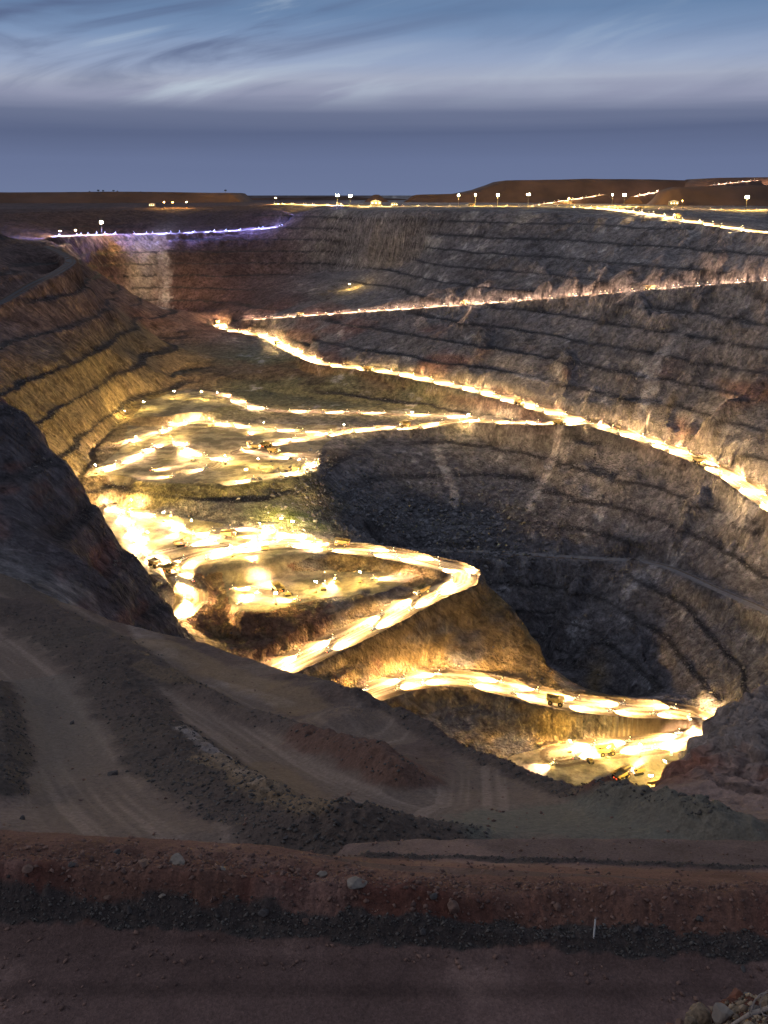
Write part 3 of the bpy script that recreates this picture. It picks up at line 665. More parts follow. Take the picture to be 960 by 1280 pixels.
def make_flood():
    r = empty('floodlight_mast'); MB().box((0,0,.4), (3,3,.8)).build('base', M_stl, r)
    b = MB(); b.tube((0,0,.8),(0,0,21), .5, .3, 10); b.build('mast', M_stl, r)
    h_ = MB().box((0,0,21.5), (.4,7,.3)).box((0,0,24), (.4,7,.3)).tube((0,-3.4,21.4),(0,-3.4,24.6), .12).tube((0,3.4,21.4),(0,3.4,24.6), .12).tube((0,0,20.8),(0,0,24.6), .2).build('lamp_frame', M_stl, r)
    for z in (21.5, 24):
        for k in range(4): MB().box((0,-2.7+1.8*k,z+.9), (.8,1.4,1.1)).build('lamp', M_flood, h_)
    return r
def make_excavator():
    r = empty('excavator')
    for y in (-2.4,2.4):
        MB().prism([(-3.4,.3),(-3.9,.9),(-3.4,1.5),(3.4,1.5),(3.9,.9),(3.4,.3),(2.9,0),(-2.9,0)], y-.6, y+.6).build('track', M_blk, r)
    b = MB(); b.box((0,0,1.1), (3.2,4,.9)); b.tube((0,0,1.4),(0,0,1.9), 1.5, n=16); b.build('undercarriage', M_stl, r)
    b = MB(); b.box((-1.2,0,3.1), (6.0,5.2,2.4)); b.box((-4.5,0,2.9), (1.2,5.0,2.0)); b.box((-2,1.2,4.5), (2.5,1.8,.5)); b.build('engine_house', M_yel, r)
    c = MB().box((2.4,1.9,4.0), (2.2,1.6,2.9)).build('cab', M_yel, r); MB().box((3.53,1.9,4.3), (.06,1.3,1.8)).box((2.4,2.73,4.4), (1.5,.06,1.4)).build('window', M_gls, c)
    MB().prism([(1.6,2.6),(1.6,3.8),(4.8,8.0),(6.2,8.4),(10.2,6.6),(10.0,5.8),(6.2,7.1),(5.2,6.7),(2.6,2.8)], -.55, .55).build('boom', M_yel, r)
    st = MB().prism([(9.2,7.6),(10.6,6.9),(10.0,2.4),(9.3,2.2),(9.2,5.6)], -.4, .4).build('stick', M_yel, r)
    MB().prism([(10.3,2.8),(9.0,2.6),(7.6,1.0),(8.0,.1),(9.4,.15),(10.4,1.2)], -1.4, 1.4).build('bucket', M_stl, st)
    MB().tube((2.4,0,3.2),(5.0,0,6.8), .18).tube((5.2,0,8.6),(9.4,0,7.4), .16).build('hydraulic_ram', M_stl, r)
    for y in (-1.2,.9): MB().box((3.2+.4*(y>0),y,5.65), (.25,.5,.3)).build('work_lamp', M_hdl, r)
    for s_ in (-1,1):
        b = MB(); [b.tube((x,2.5*s_,4.3),(x,2.5*s_,5.2), .04) for x in (-4,-2.5,-1,.5)]; b.tube((-4,2.5*s_,5.2),(.5,2.5*s_,5.2), .04); b.build('handrail', M_stl, r)
    return r
def make_drill():
    r = empty('drill_rig')
    for y in (-1.8,1.8): MB().prism([(-3,.3),(-3.4,.8),(-3,1.3),(3,1.3),(3.4,.8),(3,.3),(2.6,0),(-2.6,0)], y-.4, y+.4).build('track', M_blk, r)
    MB().box((-.8,0,2.3), (7,3.4,2)).build('engine_house', M_yel, r)
    c = MB().box((3.2,.8,2.6), (1.6,1.6,2.2)).build('cab', M_wht, r); MB().box((4.03,.8,2.9), (.05,1.3,1.2)).build('window', M_gls, c)
    b = MB()
    for x, y in ((4.4,-.9),(4.4,-.1),(5.2,-.9),(5.2,-.1)): b.tube((x,y,.6),(x,y,13), .09)
    for k in range(12): b.tube((4.4,-.9,1+k),(4.4,-.1,2+k), .05); b.tube((5.2,-.9,2+k),(5.2,-.1,1+k), .05); b.tube((4.4,-.9,1+k),(5.2,-.9,2+k), .05)
    b.build('mast', M_stl, r)
    for z in (5.5,12.8): MB().box((4.3,-.5,z), (.2,.9,.3)).build('work_lamp', M_hdl, r)
    return r
def make_dozer():
    r = empty('bulldozer')
    for y in (-1.4,1.4): MB().prism([(-2.4,.4),(-2.8,1.0),(-1.9,1.7),(1.6,1.3),(2.6,.8),(2.2,.1),(-2.0,0)], y-.35, y+.35).build('track', M_blk, r)
    MB().box((1.0,0,1.9), (2.8,1.5,1.3)).box((-1.2,0,1.5), (2.6,2.0,1.0)).build('body', M_yel, r)
    c = MB().box((-.9,0,2.9), (1.7,1.7,1.6), taper=.88).build('cab', M_yel, r); MB().box((0.0,0,3.0), (.05,1.3,.9)).build('window', M_gls, c)
    MB().prism([(3.2,0),(3.5,.1),(3.3,.9),(3.6,1.8),(3.35,1.8),(3.0,.9)], -2.4, 2.4).build('blade', M_stl, r)
    for y in (-1.8,1.8): MB().tube((1.5,y,.9),(3.2,y,.7), .14).build('push_arm', M_yel, r)
    MB().box((-3.3,0,1.2), (.35,.4,1.9)).build('ripper', M_stl, r)
    for y in (-.6,.6): MB().box((-.1,y,3.8), (.15,.3,.2)).build('work_lamp', M_hdl, r)
    return r
TRUCK, PICK, TOWER, EXC, DRILL, DOZER = make_truck(), make_pickup(), make_tower(M_flood), make_excavator(), make_drill(), make_dozer()
FLOOD = make_flood(); SODIUM = make_tower(M_org, 1.4, 'sodium_lamp_mast')
BPICK = make_pickup(M_blu); USED = set()
def take(proto):
    if proto.name not in USED: USED.add(proto.name); return proto
    return copy_tree(proto)

# convoys: vehicles standing along the haul roads with their lamps lit
def convoy(name, spacing, power, col, label, group, every=4, start=6, end=6, smin=0, jitter=.25, blue=False, visible=(-40, 1000)):
    rd_ = ROADS[name]; c = rd_['c']; seg = np.hypot(*(np.diff(c[:, :2], axis=0).T)); cum = np.concatenate([[0], np.cumsum(seg)])
    s_ = start; k = 0; rr = random.Random(len(name)*7+int(spacing))
    while s_ < cum[-1]-end:
        for lane in (1, -1):
            q = s_+(0 if lane == 1 else spacing*.5)+rr.uniform(-jitter, jitter)*spacing
            if q <= 0 or q >= cum[-1]-3: continue
            x = np.interp(q, cum, c[:, 0]); y = np.interp(q, cum, c[:, 1]); x2 = np.interp(q+4, cum, c[:, 0]); y2 = np.interp(q+4, cum, c[:, 1])
            d = Vector((x2-x, y2-y, 0)).normalized()
            off = lane*rd_['w']*.22
            px, py = x-d.y*off*-1, y-d.x*off
            a, dd = px/py, py
            u = 480+F*a*(CP-0)*1.0
            if lane == -1: d = -d
            proto = TRUCK if (every and k % every == 0) else (BPICK if name == 'blue' else PICK)
            h = 7.0 if proto is TRUCK else 2.7
            zc = ground_z(px, py); zf = ground_z(px+d.x*h*.5, py+d.y*h*.5); zb = ground_z(px-d.x*h*.5, py-d.y*h*.5)
            o = take(proto); kind = 'haul truck' if proto is TRUCK else 'pickup'
            o.location = (px, py, (zf+zb)/2 if abs(zf-zb) < 3 else zc); o.rotation_euler = (0, -math.atan2(max(-2, min(2, zf-zb)), h), math.atan2(d.y, d.x))
            tag(o, ('yellow dump truck ' if proto is TRUCK else 'white pickup ')+label, kind, ('haul trucks ' if proto is TRUCK else 'pickups ')+group)
            hz = 5.2 if proto is TRUCK else 4.1
            spotlight('raised_road_lamp', power*.85, col, 66, 1.0, o, (6.9 if proto is TRUCK else -.2, 0, hz), 19)  # spot added above the real headlights to spread light along the road
            k += 1
        s_ += spacing
    return k
WARM = (1, .66, .16); PINK = (1, .62, .40); BLUE = (.26, .30, 1.0); GOLD = (1, .62, .11)
KW = 1000.0
n = 0
n += convoy('top', 40, 650*KW, PINK, 'lit up on the long upper ramp', 'on the upper ramp', every=16)
n += convoy('mid', 38, 800*KW, WARM, 'lit up on the middle ramp below the hairpin', 'on the middle ramp', every=14)
n += convoy('back', 44, 600*KW, WARM, 'lit up on the level road off the upper floor', 'on the level road', every=9)
n += convoy('orange', 50, 150*KW, GOLD, 'lit up on the narrow track behind the upper floor', 'on the narrow track', every=0)
n += convoy('spur', 36, 760*KW, WARM, 'lit up on the hairpin road round the orange spur', 'on the spur road', every=9)
n += convoy('low', 34, 740*KW, GOLD, 'lit up on the lowest ramp to the bottom', 'on the lowest ramp', every=11)
n += convoy('left', 34, 800*KW, WARM, 'lit up on the bend behind the dark buttress', 'on the bend by the buttress', every=9)
n += convoy('blue', 50, 1300*KW, BLUE, 'with bluish lamps on the far high ledge', 'on the far ledge', every=0)
n += convoy('rim', 62, 1400*KW, WARM, 'lit up on the rim road above the far wall', 'on the rim road', every=12)
n += convoy('rimb', 90, 700*KW, PINK, 'lit up on the second road behind the rim', 'on the road behind the rim', every=8)
for tn, sp, lb in (('trackone', 50, 'on the zigzag track of the upper floor'), ('tracktwo', 44, 'on the front track of the upper floor'), ('trackthree', 44, 'on the back track of the upper floor'), ('trackfour', 34, 'on the track hugging the dark buttress'), ('trackfive', 44, 'on the looping track of the lower floor')):
    n += convoy(tn, sp, 420*KW, WARM, 'lit up '+lb, lb, every=0)
print('vehicles', n)

# light plants on the working floors
def tower(u, v, z, power, label, proto=None, col=WARM, y=None, group=None, turn=None, rmax=None):
    a, d, e = ray(u, v)
    if z is not None: x_, y_, z_ = P(u, v, z)
    else: x_, y_, z_ = P(u, v, y=y)
    z_ = ground_z(x_, y_)
    o = take(proto or TOWER); o.location = (x_, y_, z_-.02); o.rotation_euler = (0, 0, turn if turn is not None else random.uniform(0, 6.28))
    hgt = {'floodlight_mast': 20.8, 'sodium_lamp_mast': 13.4}.get(o.name.split('.')[0], 9.8)
    ld = LD.get(('t', power, col)); 
    if ld is None: ld = bpy.data.lights.new('lamp_light', 'POINT'); ld.energy = power; ld.color = col; ld.shadow_soft_size = .8; LD[('t', power, col)] = ld
    lo = bpy.data.objects.new('lamp_light', ld); COL.objects.link(lo); lo.parent = o; lo.location = (0, 0, hgt)
    tag(o, label, 'light tower' if (proto or TOWER) is TOWER else 'lamp mast', group)
    return o
ZA, ZB, ZC_, ZF = -261.5, -284.5, -296.5, -375.5
for u, v, z, p_, lab in (
 (218,497,-251.5,300,'tall bright light tower at the back of the upper working floor, brightest of that row'),
 (180,511,-251.5,260,'bright light tower left of the brightest one at the back of the upper floor'),
 (252,498,-251.5,110,'small dimmer light tower just right of the brightest back tower'),
 (272,499,-251.5,160,'light tower where the narrow orange track leaves the upper floor'),
 (157,527,-260,120,'light tower at the far left foot of the terraced wall'),
 (213,545,ZA,300,'light tower alone in the middle of the upper floor, between two bright rows'),
 (262,532,ZA,220,'light tower on the bright strip in front of the back bank'),
 (330,537,ZA,240,'light tower in the middle of the bright strip on the upper floor'),
 (170,556,ZA,220,'light tower at the left end of the crossing bright tracks'),
 (240,575,ZA,260,'light tower beside the crossing tracks on the upper floor'),
 (282,580,ZA,170,'light tower of medium brightness left of the big front one'),
 (323,584,ZA,420,'biggest and brightest light tower at the front of the upper floor'),
 (374,585,ZA,280,'light tower on the pointed front corner of the upper floor'),
 (308,598,ZA,200,'light tower at the very front edge of the upper floor'),
 (120,592,ZA,220,'light tower at the low left end of the upper floor by the buttress'),
 (515,524,-257,110,'small light tower beside the level road below the middle ramp'),
 (585,529,-253.5,260,'light tower at the meeting of the narrow track and the level road'),
 (430,540,-261,150,'light tower at the left end of the level road'),
 (165,637,ZB,420,'light tower at the far left of the lower floor, against the buttress'),
 (205,652,ZB,300,'second light tower from the buttress on the lower floor'),
 (240,662,ZB,260,'light tower in the middle of the crowded lower floor'),
 (325,666,ZB,360,'light tower under the yellow green bank of the lower floor'),
 (352,662,ZB,200,'light tower closest to the yellow green bank'),(366,665,ZB,330.5,'light tower washing the bank with yellow green light'),
 (185,675,ZB,320,'light tower on the left side of the lower floor near the bend'),
 (290,694,ZB,240,'light tower on the front of the lower floor'),
 (310,748,ZC_,360,'light tower at the centre of the small lowest bench below the lower floor'),
 (345,755,ZC_,220,'light tower near the front lip of the small bench'),
 (395,740,ZC_,260,'light tower on the right part of the small bench'),
 (450,728,ZC_,240,'light tower at the narrow right end of the small bench'),
 (240,745,-294,200,'light tower on the outside of the bend by the dark buttress'),
 (760,948,ZF,150,'left of the pair of light towers on the pit bottom'),
 (799,948,ZF,150,'right of the pair of light towers on the pit bottom'),
 (830,966,ZF,170,'light tower lighting the bright patch at the right of the pit bottom'),
 (712,940,ZF,70,'light tower at the left end of the pit bottom below the long ramp'),
 (812,984,ZF,120,'light tower closest to the camera on the pit bottom')):
    tower(u, v, z, p_*KW*(.14 if z == ZF else .16), lab, col=(.8,.95,.18) if p_ == 330.5 else WARM, group='light towers on the working floors')
for u, v, y, p_, proto, col, lab in (
 (128,296,1990,900,FLOOD,GOLD,'tall floodlight mast alone on the far left ledge'),
 (95,297,1930,420,TOWER,PINK,'low light tower left of the lone tall mast on the far ledge'),
 (76,297,1890,380,TOWER,PINK,'low light tower at the left end of the far lit ledge'),
 (233,254,2450,240,SODIUM,(1,.5,.12),'orange lamp mast on the far left rim'),
 (205,255,2460,60,SODIUM,(1,.5,.12),'faint orange lamp mast left of the brighter one on the far rim'),
 (216,255,2460,50,SODIUM,(1,.5,.12),'faint orange lamp mast closest to the brighter one on the far rim'),
 (345,256,2600,110,SODIUM,(1,.4,.1),'reddish lamp mast midway along the far rim'),
 (422,254,2420,1100,FLOOD,WARM,'left floodlight mast of the brilliant pair near the centre of the rim'),
 (438,254,2440,1100,FLOOD,WARM,'right floodlight mast of the brilliant pair near the centre of the rim'),
 (573,257,2300,500,FLOOD,WARM,'leftmost of the three close floodlight masts on the rim'),
 (594,256,2350,260,FLOOD,WARM,'middle of the three close floodlight masts on the rim'),
 (622,257,2250,500,FLOOD,WARM,'rightmost of the three close floodlight masts on the rim'),
 (660,257,2200,500,FLOOD,GOLD,'lone floodlight mast just left of the dump ramp on the rim'),
 (711,250,2500,70,SODIUM,(.8,1,.3),'small greenish lamp mast in front of the waste dump'),
 (765,255,2250,1300,FLOOD,GOLD,'left mast of the brightest golden pair below the waste dump'),
 (780,255,2230,1300,FLOOD,GOLD,'right mast of the brightest golden pair below the waste dump'),
 (853,253,2180,100,SODIUM,(1,.4,.08),'orange lamp mast at the foot of the lit brown dump'),
 (933,256,2000,600,FLOOD,GOLD,'floodlight mast near the right end of the rim'),
 (437,366,1805,60,TOWER,GOLD,'lone small light tower on the dark ledge below the far wall')):
    tower(u, v, None, p_*KW*.9, lab, proto, col, y=y, group='lamp masts along the rim and the far ledge')

def plant(proto, u, v, z, turn, label, cat, group=None, dz=0):
    x_, y_, _ = P(u, v, z); o = take(proto); o.location = (x_, y_, ground_z(x_, y_)+dz); o.rotation_euler = (0, 0, math.radians(turn)); tag(o, label, cat, group); return o
e1 = plant(EXC, 796, 966, ZF, 200, 'yellow excavator with arched boom digging on the pit bottom', 'excavator')
MB().box((.3,-2.68,3.0), (1.8,.05,1.4)).build('side_panel', M_mag, e1)
plant(EXC, 318, 560, ZA, 150, 'yellow excavator on the upper working floor behind the brightest tower', 'excavator')
plant(EXC, 225, 680, ZB, 30, 'yellow excavator on the lower working floor left of the drill', 'excavator')
plant(TRUCK, 776, 972, ZF, 35, 'yellow dump truck being loaded at the left side of the excavator', 'haul truck')
plant(TRUCK, 822, 988, ZF, 15, 'yellow dump truck nearest the camera, at the lip of the pit bottom', 'haul truck')
plant(DOZER, 738, 952, ZF, 100, 'yellow bulldozer between the ramp foot and the pit bottom towers', 'bulldozer')
plant(DOZER, 360, 744, ZC_, 20, 'yellow bulldozer on the small bench below the lower floor', 'bulldozer')
plant(DRILL, 330, 686, ZB, 190, 'drill rig with tall lattice mast on the lower working floor', 'drill rig')
plant(DRILL, 405, 736, ZC_, 90, 'drill rig with lattice mast on the small bench', 'drill rig')
rr = random.Random(5)
WHERE = [('upper working floor', ZA, [(230,562),(300,562),(345,566),(190,587),(215,596),(310,545)]),
         ('lower working floor', ZB, [(215,646),(262,674),(285,672),(345,676),(375,674),(400,680),(225,664),(315,700)]),
         ('small bench below the lower floor', ZC_, [(300,755),(325,742),(350,738),(372,750),(420,727),(470,722),(290,735)]),
         ('pit bottom', ZF, [(690,955),(842,948)])]
for nm, z, ps in WHERE:
    for i, (u, v) in enumerate(ps):
        pr = TRUCK if i % 6 == 2 else PICK
        o = plant(pr, u+rr.uniform(-3,3), v+rr.uniform(-1.5,1.5), z, rr.uniform(0,360), '', 'x')
        tag(o, ('yellow dump truck with lamps lit on the ' if pr is TRUCK else 'white pickup with added light bar lit on the ')+nm, 'haul truck' if pr is TRUCK else 'pickup', ('haul trucks on the ' if pr is TRUCK else 'pickups on the ')+nm)
        k = .3 if z == ZF else 1
        if pr is TRUCK: spotlight('raised_road_lamp', 40*KW*k, WARM, 130, .8, o, (6.9, 0, 5.2), 32)
        else: spotlight('raised_road_lamp', 30*KW*k, WARM, 140, .8, o, (-.2, 0, 4.1), 34)

# ------------------------------------------------------------------ waste dumps on the horizon
M_hill = mat('dump_soil', (.10,.055,.038), .95, noise=.45, scale=.012)
def dump(name, sky_, y, back, slope=.75, foot=-25, seed=1):
    pts = [P(u, v, y=y) for u, v in sky_]; xs = np.array([p[0] for p in pts]); zs = np.array([p[2] for p in pts])
    n_ = 160; X_ = np.linspace(xs[0], xs[-1], n_); Zt_ = np.interp(X_, xs, zs); Zt_ = foot+(Zt_-foot)*np.clip(np.minimum(X_-X_[0], X_[-1]-X_)/40.0, 0.02, 1); Zt_ += .6*fbm(X_/40, X_*0+seed, octv=3, seed=seed)
    hh = np.maximum(Zt_-foot, .5); rows = []
    m_ = 9
    for k in range(m_):
        t = k/(m_-1); zz_ = foot+hh*t; yy = y-(hh*(1-t))/slope+4*fbm(X_/35, X_*0+k*.6, octv=3, seed=seed+5)*(t > 0)
        rows.append(np.stack([X_, yy, zz_], -1))
    rows.append(np.stack([X_, X_*0+y+back, Zt_], -1)); rows.append(np.stack([X_, X_*0+y+back+hh/slope, X_*0+foot], -1))
    G_ = np.array(rows); b = MB(); nr = len(rows)
    b.add(G_.reshape(-1, 3).tolist(), [(i*n_+j, i*n_+j+1, (i+1)*n_+j+1, (i+1)*n_+j) for i in range(nr-1) for j in range(n_-1)]); o = b.build(name, M_hill, smooth=True); o['kind'] = 'structure'
dump('hill', [(500,251),(512,246),(525,243.5),(575,242),(600,237),(618,231),(632,225.5),(700,224.5),(735,223.5),(800,224),(866,225.5),(880,231),(900,240),(920,250)], 2850, 300, seed=3)
dump('hill', [(862,246),(878,231),(893,222.5),(960,221.5),(1100,221),(1300,222),(1340,240)], 2650, 250, seed=4)
dump('hill', [(812,256),(832,239),(848,234),(900,232.5),(960,231.5),(1150,231),(1180,245)], 2420, 80, .6, seed=5)
dump('hill', [(-300,246),(-250,240.5),(0,240.5),(150,239.5),(285,241),(296,244),(308,250)], 2900, 300, seed=6)
dump('hill', [(280,250),(300,247.5),(360,247),(430,246),(500,248.5),(520,250)], 4600, 300, seed=7)
dump('hill', [(448,252),(458,245),(470,243.2),(484,244),(492,251)], 2900, 100, seed=8)

# embankment ramps climbing the dumps, with vehicles lit up on them
def ramp(name, u0, v0, y0, u1, v1, y1, n_, col, power, label):
    a = Vector(P(u0, v0, y=y0)); b_ = Vector(P(u1, v1, y=y1)); d = (b_-a); dn = Vector((d.x, d.y, 0)).normalized(); s_ = Vector((-dn.y, dn.x, 0)); f = -26; m = MB(); N = 24; vs = []
    for i in range(N+1):
        c_ = a+d*i/N; h = max(.5, c_.z-f); j = .6*math.sin(i*1.7)
        vs += [c_-s_*(9+h*1.2)+Vector((0,0,f-c_.z)), c_-s_*(9+j), c_+s_*(9-j), c_+s_*(9+h*1.2)+Vector((0,0,f-c_.z))]
    m.add(vs, [(4*i+k, 4*i+k+4, 4*i+k+5, 4*i+k+1) for i in range(N) for k in range(3)]+[(3,2,1,0), tuple(4*N+q for q in range(4))]); o = m.build(name, M_hill); o['kind'] = 'structure'
    for i in range(n_):
        c_ = a+d*(i+.5)/n_; lane = 1 if i % 2 else -1; o = take(PICK); o.location = c_+s_*4*lane; dd = dn*lane; o.rotation_euler = (0, -math.atan2(d.z, math.hypot(d.x, d.y))*lane, math.atan2(dd.y, dd.x))
        tag(o, 'white pickup '+label, 'pickup', 'pickups '+label); spotlight('raised_road_lamp', power, col, 140, .8, o, (-.2, 0, 4.1), 30)
ramp('dump_ramp', 668, 256.5, 2430, 755, 243.5, 2640, 10, WARM, 60*KW, 'climbing the long ramp to the waste dump')
ramp('dump_ramp', 792, 245.5, 2520, 828, 239, 2600, 6, PINK, 60*KW, 'on the short ramp by the golden masts')
ramp('dump_ramp', 888, 231.5, 2560, 948, 225.5, 2600, 8, PINK, 60*KW, 'high on the rightmost waste dump')

# workshop sheds by the rim lamps
def shed(u, y, wd, dp, ht, label):
    x_, y_, _ = P(u, 254, y=y); z_ = ground_z(x_, y_); r = empty('workshop_shed', (x_, y_, z_-.1))
    MB().box((0,0,ht/2), (wd,dp,ht)).build('wall', M_stl, r)
    MB().prism([(-wd/2-.5,ht+.02),(0,ht+wd*.12),(wd/2+.5,ht+.02)], -dp/2-.5, dp/2+.5).build('roof', M_wht, r)
    for k in range(3): MB().box((-wd*.32+wd*.32*k,-dp/2-.05,ht*.62), (wd*.14,.12,ht*.28)).build('window', M_win, r)
    MB().box((wd*.2,-dp/2-.08,ht*.22), (wd*.16,.14,ht*.42)).build('door', M_yel, r)
    tag(r, label, 'shed', 'sheds along the far rim')
shed(470, 2500, 26, 14, 10, 'long low shed right of the brilliant lamp pair on the rim')
shed(493, 2450, 16, 10, 8, 'small shed farther right of the brilliant lamp pair on the rim')
shed(842, 2330, 20, 12, 9, 'small shed in front of the lit brown dump')
shed(190, 2520, 14, 10, 7, 'small shed left of the orange lamps on the far left rim')

# trees on the left skyline
M_leaf = mat('dark_leaves', (.035,.05,.025), .9, noise=.4, scale=.5); M_bark = mat('bark', (.09,.065,.05), .9, noise=.3, scale=2); M_dead = mat('bleached_branch', (.30,.25,.21), .8, noise=.35, scale=30)
def skytree(u, h, label, seed):
    q = random.Random(seed); x_, y_, z_ = P(u, 240.2, y=2960); r = empty('tree', (x_, y_, z_-1.5))
    b = MB(); b.tube((0,0,0),(0,0,h*.55), h*.04, h*.02); [b.tube((0,0,h*.35),(q.uniform(-.3,.3)*h,q.uniform(-.3,.3)*h,h*.75), h*.018, h*.006, 5) for _ in range(5)]; b.build('trunk', M_bark, r)
    c = MB()
    for _ in range(260):
        a = q.uniform(0, 6.28); rad = h*.38*q.random()**.5; p_ = Vector((math.cos(a)*rad, math.sin(a)*rad, h*(.68+q.uniform(-.24,.26)*(1-rad/h))))
        s_ = h*q.uniform(.03,.07); d1 = Vector((q.uniform(-1,1),q.uniform(-1,1),q.uniform(-1,1))).normalized()*s_; d2 = Vector((q.uniform(-1,1),q.uniform(-1,1),q.uniform(-1,1))).normalized()*s_
        c.add([p_-d1, p_+d2, p_+d1, p_-d2], [(0,1,2,3)])
    c.build('crown', M_leaf, r); tag(r, label, 'tree', 'trees on the left skyline')
for u, h, lab in ((112,5,'tiny tree at the left end of the skyline row'),(123,9,'tallest round tree of the skyline row'),(129,8,'dense tree touching the tallest one on the skyline'),(142,8,'single tree right of the tallest pair on the skyline'),(147,6,'low tree at the right end of the skyline row'),(282,9,'lone tree on the end of the flat dark dump'),(176,4,'tiny isolated bush between the row and the lone tree')):
    skytree(u, h, lab, int(u))

# ------------------------------------------------------------------ stones
def rock_mesh(name, seed, size, m, sq=(1,1,.7), sub=3, facet=.35):
    import bmesh
    bm = bmesh.new(); bmesh.ops.create_icosphere(bm, subdivisions=sub, radius=1)
    q = random.Random(seed); planes = [(Vector((q.uniform(-1,1),q.uniform(-1,1),q.uniform(-1,1))).normalized(), q.uniform(.55,.85)) for _ in range(11)]
    for v_ in bm.verts:
        co_ = v_.co.copy()
        for nrm, d in planes:
            e = co_.dot(nrm)-d
            if e > 0: co_ -= nrm*e
        v_.co = co_
    vv = np.array([v_.co[:] for v_ in bm.verts]); nn = fbm(vv[:,0]*2.2+seed, vv[:,1]*2.2, vv[:,2]*2.2, octv=4, seed=seed, gain=.6)
    for v_, k in zip(bm.verts, nn):
        v_.co *= 1+.12*float(k); v_.co = Vector((v_.co.x*sq[0], v_.co.y*sq[1], v_.co.z*sq[2]))*size
    me = bpy.data.meshes.new(name); bm.to_mesh(me); bm.free(); me.materials.append(m)
    o = bpy.data.objects.new(name, me); COL.objects.link(o); return o
M_r1 = mat('pale_stone', (.22,.185,.155), .9, noise=.4, scale=3); M_r2 = mat('brown_stone', (.17,.10,.075), .9, noise=.45, scale=3); M_r3 = mat('dark_stone', (.07,.062,.062), .9, noise=.4, scale=3); M_r4 = mat('red_stone', (.19,.075,.045), .9, noise=.4, scale=4); M_r5 = mat('tan_stone', (.20,.145,.095), .9, noise=.55, scale=28)
BOUL = [(445,1107,1.15,M_r1,(1.5,1,.55),'largest pale boulder on the crest of the red berm'),
 (566,1138,1.0,M_r2,(.8,.8,1.1),'tall brown boulder embedded in the berm face below its crest'),
 (28,1024,1.3,M_r3,(1,1,.8),'dark boulder at the left edge where the curved road ends'),
 (35,1087,.8,M_r2,(1.2,1,.7),'brown boulder half sunk in the berm crest at the far left'),
 (90,1083,.6,M_r3,(1,1,.8),'dark stone on the crest right of the half sunk brown boulder'),
 (147,1067,.5,M_r3,(1.2,1,.7),'small dark stone on the red terrace behind the left berm'),
 (180,1081,.75,M_r2,(1.6,1,.5),'long flat brown stone on the crest left of the pale boulder'),
 (135,1125,.55,M_r2,(1.2,1,.7),'ochre brown stone low on the left berm face'),
 (162,1141,.6,M_r3,(.7,.8,1.3),'upright dark stone at the foot of the left berm'),
 (203,1121,.4,M_r1,(1.4,1,.6),'small pale flat stone in the middle of the berm face'),
 (278,1087,.45,M_r1,(1.3,1,.6),'pale stone on the crest just right of the biggest boulder'),
 (402,1094,.55,M_r1,(1.4,1,.6),'pale stone on the crest at the start of the paler terrace'),
 (222,1080,.95,M_r1,(1.5,1,.6),'pale slab shaped boulder on the crest of the left berm'),
 (330,1143,.7,M_r3,(1.2,1,.8),'dark boulder at the foot of the berm below the crest slabs'),
 (382,1153,.5,M_r2,(1.2,1,.7),'round brown stone at the foot of the berm'),
 (542,1121,.5,M_r3,(1.2,1,.7),'small dark stone beside the tall brown boulder'),
 (529,1167,.5,M_r3,(1,1,.9),'dark stone at the road edge below the tall brown boulder'),
 (697,1135,.55,M_r2,(1.2,1,.8),'brown stone in the berm face left of the white post'),
 (797,1166,.55,M_r3,(1,1,1.1),'grey stone in the berm face right of the white post'),
 (875,1150,.5,M_r3,(1.2,1,.8),'dark stone high in the berm face at the right'),
 (929,1213,.4,M_r3,(1.4,1,.6),'small grey stone lying on the dark road at the right'),
 (357,1049,1.1,M_r3,(1,1,.9),'large dark boulder on the black gravel above the terrace'),
 (395,1049,.8,M_r3,(1.1,1,.8),'smaller dark boulder right of the large one on the black gravel'),
 (90,905,1.6,M_r3,(1.4,1,.6),'flat greenish grey boulder beside the curved road'),
 (142,968,2.2,M_r3,(1.2,1,.8),'black boulder in the gravel right of the curved road')]
for i, (u, v, s_, m_, sq, lab) in enumerate(BOUL):
    x_, y_, z_ = sight(u, v, 42, 480); k = {True: .5, False: 1}[y_ < 90]
    o = rock_mesh('boulder', 100+i, s_*.5*(1.0 if y_ < 90 else 1.0), m_, sq); o.location = (x_, y_, z_+s_*.12); o.rotation_euler = (random.uniform(-.3,.3), random.uniform(-.3,.3), random.uniform(0, 6)); tag(o, lab, 'boulder', 'boulders lying on the berm and slope')
# the marker post on the far side of the road
x_, y_, z_ = sight(742, 1172, 44, 60); r = empty('marker_post', (x_, y_, z_-.15))
MB().tube((0,0,0),(.03,0,1.45), .055, .05, 8).build('post', M_wht, r); MB().tube((.03,0,1.45),(.031,0,1.5), .06, .045, 8).build('cap', M_stl, r)
tag(r, 'thin white marker post standing at the foot of the red berm', 'post')
